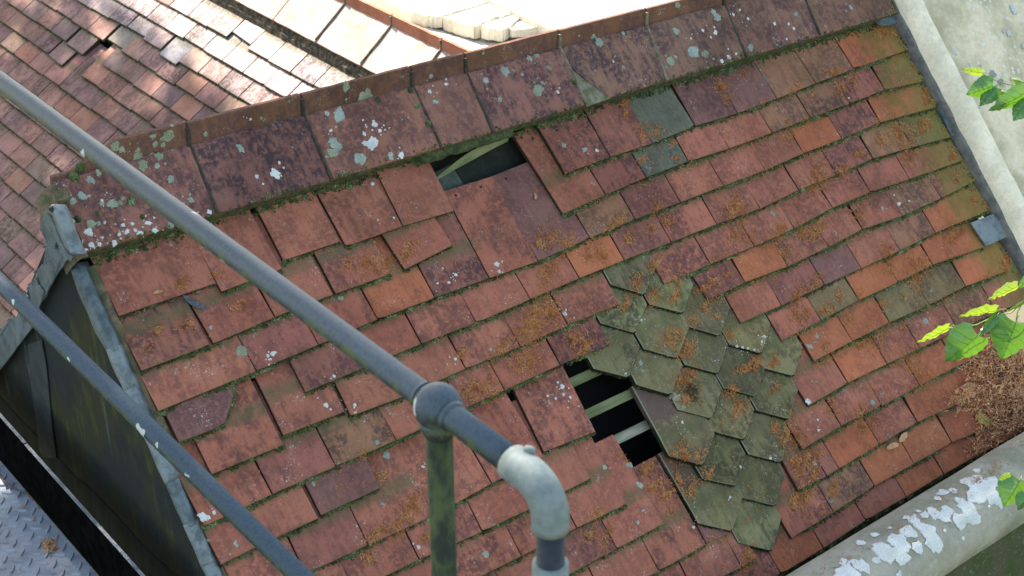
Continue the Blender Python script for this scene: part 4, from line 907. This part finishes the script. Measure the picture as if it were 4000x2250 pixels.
for _ in range(9000):                                 # stray bits everywhere right of the middle
    uu = 2.6 * rl.random() ** .8; vv = rl.uniform(-.02, 1.25)
    if nz((uu * 5, vv * 5, 7)) < 0: continue
    h, n = drop(uu, vv)
    if h is not None and n.dot(EN) > .5 and h.y > -.84: bit(mb, h, n, rl.uniform(.003, .007), rl.uniform(.0005, .001), rl)
tag(mb.build('tree_litter', LITTER), 'rust coloured fallen catkins and bud scales lying in drifts on the tiles', 'litter', kind='stuff')
# heap of dried blossom at the right
mb = MB(); rp = random.Random(31)
for k_, x, y, r, N in ((24, 1740, 1230, 150, 330), (24, 1620, 1330, 110, 220), (24, 1860, 1380, 130, 280), (34, 1500, 90, 80, 130), (34, 1650, 120, 130, 330), (34, 1760, 260, 110, 260), (34, 1680, 400, 90, 200), (34, 1590, 470, 50, 60), (34, 1870, 130, 110, 260), (34, 1420, 130, 50, 25), (24, 1930, 1250, 110, 260), (34, 1900, 300, 90, 220), (34, 1830, 420, 60, 60), (24, 1960, 1420, 120, 260), (24, 1660, 1110, 60, 60), (24, 1750, 1050, 90, 120)):
    for _ in range(int(N * 1.7)):
        q = P(k_, x + rp.gauss(0, r * .55), y + rp.gauss(0, r * .55)); hgt = .004 + abs(rp.gauss(0, .018)); u, v = ruv(q, hgt)
        h, n = drop(u, v)
        p = (h if h is not None else roof(u, v, 0)) + EN * hgt; d_ = Vector((rp.gauss(0, 1), rp.gauss(0, 1), rp.gauss(0, .6))).normalized(); l_ = rp.uniform(.008, .030); s2 = Vector((rp.gauss(0, 1), rp.gauss(0, 1), rp.gauss(0, 1))) * .3
        if rp.random() < .5:
            mb.tube([p, p + d_ * l_ * .5 + s2 * l_ * .4, p + d_ * l_], [.0007, .0006, .0004], 4); 
            if rp.random() < .7: blob(mb, p + d_ * l_, rp.uniform(.0012, .0026), EN, rp, 1)
        elif rp.random() < .75: blob(mb, p, rp.uniform(.0015, .0034), d_, rp, .7)
        else: bit(mb, p, d_, rp.uniform(.008, .016), rp.uniform(.001, .0022), rp, .004)
for _ in range(95):
    q = P(24, rp.gauss(1760, 110), rp.gauss(1400, 190)); hh_ = .012 + abs(rp.gauss(0, .02)); u, v = ruv(q, hh_); p = roof(u, v, hh_)
    if u > 2.66: continue
    d_ = Vector((rp.gauss(0, 1), rp.gauss(0, .8), rp.gauss(0, .4))).normalized(); l_ = rp.uniform(.025, .06); pts = [p + d_ * l_ * t + Vector((rp.gauss(0, .003), rp.gauss(0, .003), rp.gauss(0, .003))) for t in (0, .25, .5, .75, 1)]
    mb.tube(pts, [.0011, .001, .0009, .0008, .0005], 5)
    for t in (2, 3, 4):
        if rp.random() < .7: blob(mb, pts[t], rp.uniform(.0018, .0035), EN, rp, 1)
    if rp.random() < .25: bit(mb, pts[4], d_, .02, .004, rp, .002)
tag(mb.build('dried_blossom', PILE), 'heap of dried lime blossom, stalks and seeds caught at the right edge', 'dried blossom', kind='stuff')

# ------------------------------------------------------------------ lichens
LC = """12 628 870 58 L 12 825 740 68 G 12 680 655 40 G 12 875 1080 60 W 12 585 1075 45 L 12 625 1110 38 L 12 145 1310 42 W 12 790 1200 55 L 12 895 940 26 W 12 565 985 17 W 12 535 855 22 L 12 1355 770 24 L 12 1310 690 16 W 12 1320 575 20 L 12 1435 635 18 W 12 1880 535 42 L 12 1735 605 30 L 12 1095 1170 28 W 12 1015 1165 26 L 12 1020 1195 20 L 12 1840 750 24 G 12 680 750 13 G 12 935 985 18 W 12 580 1150 48 G 12 250 765 12 G 12 40 890 14 G 12 1715 400 14 G 12 530 560 10 G
11 1270 1020 48 G 11 1155 1030 26 G 11 1040 1140 28 G 11 1040 1205 55 G 11 1075 1240 40 G 11 1170 1090 24 G 11 1230 1090 22 G 11 1200 1180 34 G 11 1185 1250 24 L 11 870 1105 40 G 11 920 1130 28 G 11 1550 1010 20 G 11 1815 1120 38 L 11 1285 1350 34 L 11 740 1305 28 G 11 680 1360 38 L 11 1890 900 12 W
13 660 320 36 L 13 615 285 30 G 13 130 440 26 L 13 185 420 26 G 13 195 680 46 G 13 280 510 24 G 13 1370 390 52 L 13 1550 130 40 L 13 1520 90 26 L 13 1250 40 30 G 13 1440 230 14 W 13 1535 245 20 W 13 1585 460 18 W 13 1635 430 18 W 13 1235 430 17 L 13 840 505 18 G 13 1195 460 38 G 13 1240 235 30 L 13 1455 405 36 G 13 1800 360 28 L 13 390 1095 23 L 13 550 1130 25 L 13 640 1135 16 W 13 345 695 16 W 13 1670 110 13 W 13 1720 75 12 W 13 1780 140 12 W 13 840 250 16 L 13 1010 20 14 G 13 510 185 14 G 13 505 270 12 G 13 765 465 9 W 13 1350 290 11 W 13 1690 410 9 W 13 1910 600 30 L
14 625 55 20 L 14 210 105 20 L 14 50 180 15 W 14 155 180 13 W 14 195 215 13 W 14 140 295 10 W 14 610 740 10 W
21 545 70 34 L 21 620 30 40 L 21 670 305 34 W 21 1120 235 26 W 21 1170 290 24 W 21 1060 310 24 W 21 860 385 26 W 21 690 400 26 W 21 790 230 14 W 21 1020 290 16 W 21 930 250 16 W 21 770 65 14 W 21 850 90 44 G 21 1580 150 20 W 21 1440 60 26 L 21 1825 1200 44 G 21 1290 250 30 L 21 960 300 20 W 21 900 320 16 W 21 1000 240 15 W 21 1590 1025 18 L 21 750 395 18 W 21 690 240 40 G
24 35 165 25 L 24 865 125 18 L 24 315 1165 28 L 24 370 1090 22 L 24 1190 975 28 L 24 990 90 20 W
22 1510 625 15 W 22 1455 685 13 W 22 1410 575 9 W 22 1370 690 12 W 22 1770 1190 17 L 22 1820 545 22 W 22 1835 600 16 W 22 920 210 8 W 22 1040 195 10 W 22 130 1220 24 W 22 90 1235 16 W 22 590 1390 14 W 22 1505 1260 14 W 22 640 800 22 G
33 960 760 32 L 33 885 615 30 L 33 700 630 22 L 33 990 955 17 L 33 950 1045 17 L 33 380 20 22 W 33 390 80 15 W 33 330 110 12 W 33 270 90 11 W 33 440 100 16 W 33 1285 290 11 W 33 1645 855 13 W 33 1725 625 13 W 33 650 930 12 L 33 1370 1080 14 W 33 1240 100 40 G 33 1265 85 9 W
23 398 918 20 W 23 975 965 14 W 23 1080 1245 12 L 23 860 1370 10 W 23 985 1350 16 L 23 1905 1090 14 W 23 1700 1165 12 W 23 1740 1172 12 W 23 1780 1180 11 W 23 1885 1130 11 W 23 1830 1190 10 W 23 970 1290 20 L 23 300 820 10 W
32 985 535 33 L 32 915 440 21 L 32 530 160 22 W 32 745 160 18 W 32 955 905 15 L 32 1735 1285 32 G 32 435 755 22 G 32 1225 1230 18 W 32 1260 625 14 W
34 790 140 28 L 34 305 130 26 W 34 350 600 20 L 34 375 270 11 W 34 380 350 11 W 34 475 880 22 L 34 20 560 12 W
31 1530 1000 40 W 31 1780 1210 22 L 31 1570 1180 16 L
14 1855 75 40 W 14 1932 350 20 W 14 1820 250 24 W 14 1780 240 16 W 14 1400 390 22 W 14 1420 410 12 W 14 1530 490 11 W 14 1610 495 10 W 14 1340 560 14 W 14 1700 560 30 L 14 1760 620 26 L 14 1850 600 22 W
34 1500 930 88 C 34 1535 1000 85 C 34 1450 1040 66 C 34 1350 960 56 C 34 1250 970 64 C 34 1180 990 38 C 34 1330 1010 56 C 34 1100 1025 56 C 34 1045 1010 30 C 34 1160 1080 58 C 34 1210 1110 68 C 34 1250 1190 76 C 34 1290 1225 48 C 34 1060 1110 66 C 34 970 1170 76 C 34 1000 1210 76 C 34 850 1240 76 C 34 900 1280 86 C 34 1000 1290 76 C 34 1130 1240 48 C 34 820 1330 38 C 34 700 1370 76 C 34 620 1430 100 C 34 580 1350 46 C 34 540 1440 56 C 34 800 1140 34 C 34 700 1200 42 C 34 920 1090 18 C 34 1320 820 46 C 34 1400 805 36 C 34 1500 730 62 C 34 1580 700 36 C 34 1560 790 54 C 34 1650 770 72 C 34 1580 840 96 C 34 1680 840 86 C 34 1740 880 56 C 34 1280 865 34 C 34 1135 965 21 C 34 1470 1165 18 C 34 985 1440 32 C 34 1575 655 34 C 34 1690 740 56 C 34 1330 1110 14 C 34 1670 925 14 C""".split()
lm_ = {c_: MB() for c_ in 'LWGC'}; rc = random.Random(8)
LL = []
for i in range(0, len(LC), 5):
    k_, x, y, r = map(int, LC[i:i + 4]); ty = LC[i + 4]; LL.append((k_, x, y, r, ty))
    if ty == 'W' and k_ not in (14,) or k_ == 21:
        for _ in range(rc.choice((2, 3, 4, 6))): LL.append((k_, x + rc.gauss(0, 1) * (r + 22), y + rc.gauss(0, 1) * (r + 22), r * rc.uniform(.2, .5), ty))
    elif ty in 'LG':
        for _ in range(rc.choice((0, 1, 3))): LL.append((k_, x + rc.gauss(0, 1) * r * 1.2, y + rc.gauss(0, 1) * r * 1.2, r * rc.uniform(.2, .4), ty))
for k_, x, y, r, ty in LL:
    q = P(k_, x, y); h, n = hitpx(q)
    if k_ == 14 and x > 1300: u, v = ruv(q, .075); h, n = roof(u, v, .0755), EN
    if h is None: continue
    z = (h - CAM).length; rw = r / 1.932 * z / 6000 * 1.05; e1 = n.orthogonal().normalized(); e2 = n.cross(e1); ph = rc.uniform(0, 40); K = 22; mb = lm_[ty]; V = [h + n * .0022]
    sq = rc.uniform(.7, 1.0); ra = rc.uniform(0, pi)
    cyl = ty == 'C'
    for fr_, zz in ((.5, .0019), (.86, .0016), (1, .0002)):
        for j in range(K):
            a = 2 * pi * j / K; rr_ = rw * fr_ * (.95 + .42 * nz((cos(a) * 1.4 + ph, sin(a) * 1.4, 0)) + .30 * nz((cos(a) * 4 + ph, sin(a) * 4, 4)))
            x_, y_ = rr_ * cos(a), rr_ * sin(a) * sq; d_ = e1 * (x_ * cos(ra) - y_ * sin(ra)) + e2 * (x_ * sin(ra) + y_ * cos(ra)); p = h + d_
            if cyl:
                t = Vector((0, p.y - CY, p.z - CZ)); t.normalize(); p = Vector((p.x, CY, CZ)) + t * (CR + zz * .8 + .001)
            else: p = p + n * (zz - .0006)
            V.append(p)
    F = [(0, 1 + j, 1 + (j + 1) % K) for j in range(K)] + [(1 + o_ * K + j, 1 + (o_ + 1) * K + j, 1 + (o_ + 1) * K + (j + 1) % K, 1 + o_ * K + (j + 1) % K) for o_ in range(2) for j in range(K)]
    if cyl: V[0] = sum((Vector(v) for v in V[1:K + 1]), Vector()) / K + n * .0005
    mb.add(V, F)
for ty, nm, mt, lb in (('L', 'grey_lichen', LICHEN, 'blue grey lichen rosettes on ridge tiles and roof tiles'), ('W', 'white_lichen', LICHENW, 'small white lichen crusts on tiles and parapet'), ('G', 'green_lichen', LICHENG, 'grey green lichen patches, mostly on the ridge tiles'), ('C', 'coping_lichen', LICHENC, 'big white lichen blotches on the rounded coping')):
    tag(lm_[ty].build(nm, mt), lb, 'lichen', kind='stuff')

# ------------------------------------------------------------------ leaves, feather, bracts
def at(q, z): return CAM + ray(q) * z
VX = RW @ Vector((1, 0, 0)); VY = RW @ Vector((0, 1, 0)); VZ = RW @ Vector((0, 0, 1))
def leaf(mb, b, t, wid, roll=.3, fold=.5, droop=.2, zb=3.0, dz=0.0, heart=.35):
    B, T = at(b, zb), at(t, zb + dz); ax = T - B; L = ax.length; ax.normalize(); side = ax.cross(VZ).normalized(); nn = side.cross(ax)
    side = side * cos(roll) + nn * sin(roll); nn = side.cross(ax).normalized(); 
    if nn.dot(VZ) < 0: nn = -nn
    N = 12; rows = []
    for i in range(N + 1):
        x = i / N; w_ = wid * L * (sin(pi * min(1, x * .93 + .07) ** .62)) ** .85 * (1 if x < .9 else (1 - x) / .1 * .9 + .1); row = []
        if i == N: w_ = .0006
        for j in range(-4, 5):
            y = j / 4; back = heart * L * .25 * abs(y) ** 2 * max(0, 1 - x * 4)
            ser = .018 * L * (1 if i % 2 else -1) * (abs(y) == 1)
            p = B + ax * (x * L - back) + side * (y * (w_ + ser)) + nn * (-fold * abs(y) ** 1.3 * w_ - droop * L * x * x + .02 * L * sin(x * 17) * abs(y) + .012 * L * sin(x * 30 + y * 3))
            row.append(p)
        rows.append(row)
    mb.sheet(rows)
    mid = [r[4] + nn * .0004 for r in rows]; mb.tube([mid[0] - ax * L * .18] + mid, [.0007] * 2 + [.0006 - .0004 * i / N for i in range(N)], 4)
    for i in range(2, N - 1, 2):
        for j in (0, 8): mb.tube([rows[i][4] + nn * .0003, rows[min(N, i + 1)][4 + (j - 4) // 2] + nn * .0004, rows[min(N, i + 2)][j] + nn * .0002], [.0004, .0003, .0002], 3)
    return rows
def z8(x, y): return (3400 + x / 1.811, 1000 + y / 1.811)
def branch(lb, loc, twigs, leaves):
    root = empty('lime_branch', loc, lb, 'leafy branch', 'lime tree sprigs hanging in at the right')
    mb = MB(); [mb.tube([at(q, z) for q, z in tw], r, 6) for tw, r in twigs]; mb.build('twig', STEMM, root, smooth=True)
    for args, m_ in leaves:
        mb = MB(); rows = leaf(mb, *args[0], **args[1]); o = mb.build('leaf', m_, root, smooth=True)
branch('sunlit lime sprig with several big leaves at the middle of the right edge', at(z8(1080, 300), 2.9),
       [([(z8(1250, 200), 2.9), (z8(1087, 310), 2.9), (z8(1000, 400), 2.92), (z8(880, 425), 2.93), (z8(750, 488), 2.95), (z8(640, 500), 2.96), (z8(555, 512), 2.97)], .0012), ([(z8(880, 425), 2.93), (z8(800, 500), 2.93), (z8(765, 560), 2.93)], .0011), ([(z8(1087, 310), 2.9), (z8(1040, 400), 2.9), (z8(1030, 465), 2.9)], .0011)],
       [(((z8(762, 562), z8(535, 762), .47), dict(roll=.25, fold=.45, droop=.1, zb=2.93, dz=.03)), LEAF), (((z8(1030, 468), z8(930, 745), .50), dict(roll=-.2, fold=.4, droop=.1, zb=2.9, dz=.03)), LEAF),
        (((z8(555, 508), z8(345, 640), .22), dict(roll=.9, fold=.3, droop=.15, zb=2.97)), LEAFY), (((z8(890, 385), z8(630, 440), .2), dict(roll=.9, fold=.5, droop=.05, zb=2.92)), LEAFY),
        (((z8(1040, 215), z8(835, 320), .22), dict(roll=.7, fold=.5, droop=.05, zb=2.9)), LEAFY), (((z8(900, 415), z8(765, 560), .2), dict(roll=-.6, fold=.4, droop=.1, zb=2.92)), LEAF), (((z8(1130, 150), z8(1060, 235), .35), dict(roll=.4, fold=.3, zb=2.9)), LEAF),
        (((z8(1085, 330), z8(980, 400), .15), dict(roll=.5, fold=.3, zb=2.9)), LEAFY)])
z1 = lambda x, y: P(14, x, y)
branch('sunlit lime sprig in front of the yellow parapet, upper right', at(z1(1932, 660), 3.0),
       [([(z1(2050, 690), 3.0), (z1(1932, 660), 3.0), (z1(1800, 635), 3.0), (z1(1700, 600), 3.0), (z1(1620, 560), 3.0)], .001)],
       [(((z1(1700, 650), z1(1500, 720), .42), dict(roll=.55, fold=.5, droop=.05, zb=3.0)), LEAF), (((z1(1720, 655), z1(1600, 790), .38), dict(roll=-.3, fold=.35, zb=3.0)), LEAF), (((z1(1620, 550), z1(1462, 535), .2), dict(roll=.6, fold=.2, zb=3.0)), LEAFY),
        (((z1(1960, 690), z1(1700, 860), .28), dict(roll=.6, fold=.4, zb=2.98)), LEAF), (((z1(1960, 760), z1(1850, 900), .45), dict(roll=-.4, fold=.4, zb=2.98)), LEAF), (((z1(1740, 690), z1(1830, 700), .3), dict(roll=.5, zb=3.02)), LEAFY), (((z1(1850, 600), z1(1960, 620), .3), dict(roll=.5, zb=3.0)), LEAFY)])
z4_ = lambda x, y: P(34, x, y)
branch('single green lime leaf over the lichened coping, lower right', at(z4_(1960, 720), 3.0),
       [([(z4_(2060, 700), 3.0), (z4_(1960, 715), 3.0), (z4_(1880, 730), 3.0)], .001)],
       [(((z4_(1900, 725), z4_(1800, 935), .55), dict(roll=.2, fold=.4, zb=3.0)), LEAF), (((z4_(1830, 690), z4_(1745, 730), .35), dict(roll=.4, fold=.3, zb=3.0)), LEAFY), (((z4_(1960, 840), z4_(1900, 960), .5), dict(roll=.2, zb=3.0)), LEAF)])
def lying(name, pxs, m_, lb, cat, wid=.2, h0=.004, mid=True):
    pts = []
    for q in pxs:
        h, n = hitpx(q); pts.append(h + EN * h0 if h is not None else roof(*ruv(q), h0))
    mb = MB(); L_ = sum((b - a).length for a, b in zip(pts, pts[1:])); rows = []; m = len(pts) - 1; N = 14
    for i in range(N + 1):
        t = i / N * m; k = min(int(t), m - 1); p = pts[k].lerp(pts[k + 1], t - k); d_ = (pts[k + 1] - pts[k]).normalized(); sd = d_.cross(EN).normalized(); w_ = wid * L_ * sin(pi * (.04 + .92 * i / N)) ** .7
        rows.append([p + sd * w_ * y + EN * (.25 * w_ * y * y + .0012 * sin(i * 1.3 + y * 2)) for y in (-1, -.5, 0, .5, 1)])
    mb.sheet(rows); root = tag(mb.build(name, m_, smooth=True), lb, cat); root.modifiers.new('s', 'SOLIDIFY').thickness = .0006
    return root
c = lambda k_, *xy: [P(k_, x, y) for x, y in xy]
f = lying('feather', c(21, (1378, 780), (1430, 830), (1490, 862), (1560, 880)), simple('grey_feather', (.05, .055, .065), (.12, .13, .14), 120, rough=.6), 'small dark grey feather caught under a tile at the left', 'feather', .11)
lying('bract', c(34, (1030, 375), (1000, 410), (975, 440)), BRACT, 'curled tan bract standing on a tile of the lower right', 'bract', .22, .010)
lying('bract', c(34, (975, 458), (930, 468), (885, 492)), BRACT, 'flat tan bract wing pointing left, on a lower right tile', 'bract', .17, .006)
lying('bract', c(21, (1150, 770), (1190, 755), (1228, 748)), BRACT, 'tiny orange bract on the wide red tile by the verge', 'bract', .16)
lying('bract', c(23, (165, 10), (175, 35), (170, 60)), BRACT, 'small pale bract on the smooth purple tile below the ridge hole', 'bract', .2)
lying('fallen_leaf', c(34, (1548, 245), (1610, 275), (1680, 305)), simple('yellow_leaf', (.45, .42, .08), (.5, .36, .07), 60), 'yellow fallen leaf beside the heap of dried blossom', 'leaf', .22, .008)
lying('fallen_leaf', c(34, (1430, 40), (1500, 30), (1570, 25)), BRACT, 'orange pointed dry leaf at the top of the heap of blossom', 'leaf', .17, .012)
lying('fallen_leaf', c(34, (1790, 100), (1860, 70), (1930, 50)), BRACT, 'peach coloured dry leaf at the right edge in the heap', 'leaf', .2, .02)
# rubbish on the walkway
def fl(x, y): q = (x / 2.898, 1750 + y / 2.898); p = onpl(q, (0, -.05, 1), -.635); return p
mb = MB(); mb.tube([fl(*p) + Vector((0, 0, z)) for p, z in (((-40, 250), .004), ((20, 350), .006), ((70, 425), .009), ((130, 455), .006), ((210, 495), .004), ((300, 530), .008), ((350, 580), .003), ((400, 620), .004), ((450, 700), .002))], [.0016, .002, .002, .0021, .0017, .0022, .0016, .0013, .0008], 6)
mb.tube([fl(60, 430) + Vector((0, 0, .006)), fl(75, 465) + Vector((0, 0, .003)), fl(90, 470) + Vector((0, 0, .002))], .0012, 5)
tag(mb.build('dry_stem', simple('brown_stem', (.16, .09, .06), (.10, .06, .05), 60)), 'dry brown stem lying along the edge of the tread plate', 'stem')
mb = MB(); rq = random.Random(4)
for i in range(130): bit(mb, fl(565 + rq.gauss(0, 38), 1120 + rq.gauss(0, 34)) + Vector((0, 0, .002)), Vector((rq.gauss(0, .4), rq.gauss(0, .4), 1)).normalized(), rq.uniform(.005, .012), rq.uniform(.001, .002), rq, .006)
tag(mb.build('leaf_scrap', BRACT), 'crumbled rusty leaf scrap on the tread plate', 'leaf scrap')
mb = MB()
for cx, cy in ((262, 660), (378, 812), (490, 1080)):
    for i in range(22): bit(mb, fl(cx + rq.gauss(0, 14), cy + rq.gauss(0, 12)) + Vector((0, 0, .001)), Vector((rq.gauss(0, .4), rq.gauss(0, .4), 1)).normalized(), rq.uniform(.003, .006), .0008, rq, .002)
tag(mb.build('fine_scraps', BRACT), 'tiny brown scraps scattered over the tread plate', 'litter', kind='stuff')

# ------------------------------------------------------------------ the tree beyond the roofs, outside the picture, whose crown shades the left of it
rt = random.Random(17); C0 = Vector((-.9, 1.8, -.6)) + sdir * 8.5; e1 = Vector((cos(SUN_A), -sin(SUN_A), 0)); e2 = e1.cross(sdir).normalized()
root = empty('lime_tree', Vector((C0.x - 1, C0.y + 1.5, -4.2)), 'leafy lime tree beyond the far roof, outside the picture', 'tree')
EDGE = 1.12
mb = MB()
for i in range(30000):
    a, b, d_ = rt.uniform(-4.6, 2.3), rt.uniform(-3.0, 3.0), rt.gauss(0, .9); p = C0 + e1 * a + e2 * b + sdir * d_; s_ = p.dot(e1); dens = (EDGE - s_) / .3
    if dens < 1 and rt.random() > max(0, dens): continue
    if nz((p.x * 1.6, p.y * 1.6, p.z * 1.6)) < -.36: continue
    n = Vector((rt.gauss(0, 1), rt.gauss(0, 1), rt.gauss(0, 1))).normalized(); x = n.orthogonal().normalized() * rt.uniform(.06, .10); y = n.cross(x)
    mb.add([p - x, p - y * .8, p + x, p + y * .8], [(0, 1, 2, 3)])
mb.build('crown', LEAF, root)
mb = MB(); base = Vector(root.location); top_ = C0 + Vector((-1, .6, -.6)); mb.tube([base, base.lerp(top_, .4) + Vector((.1, 0, 0)), base.lerp(top_, .75), top_], [.28, .22, .17, .09], 14)
for i in range(9):
    q0 = base.lerp(top_, rt.uniform(.6, .95)); q1 = C0 + e1 * rt.uniform(-4, -.4) + e2 * rt.uniform(-2, 2) + sdir * rt.uniform(-.5, .8); mb.tube([q0, q0.lerp(q1, .5) + Vector((0, 0, .25)), q1], [.07, .045, .015], 8)
mb.build('trunk', BARK, root)
print('tiles', len(info), 'far', len(keep), 'visfar', len(cnt))
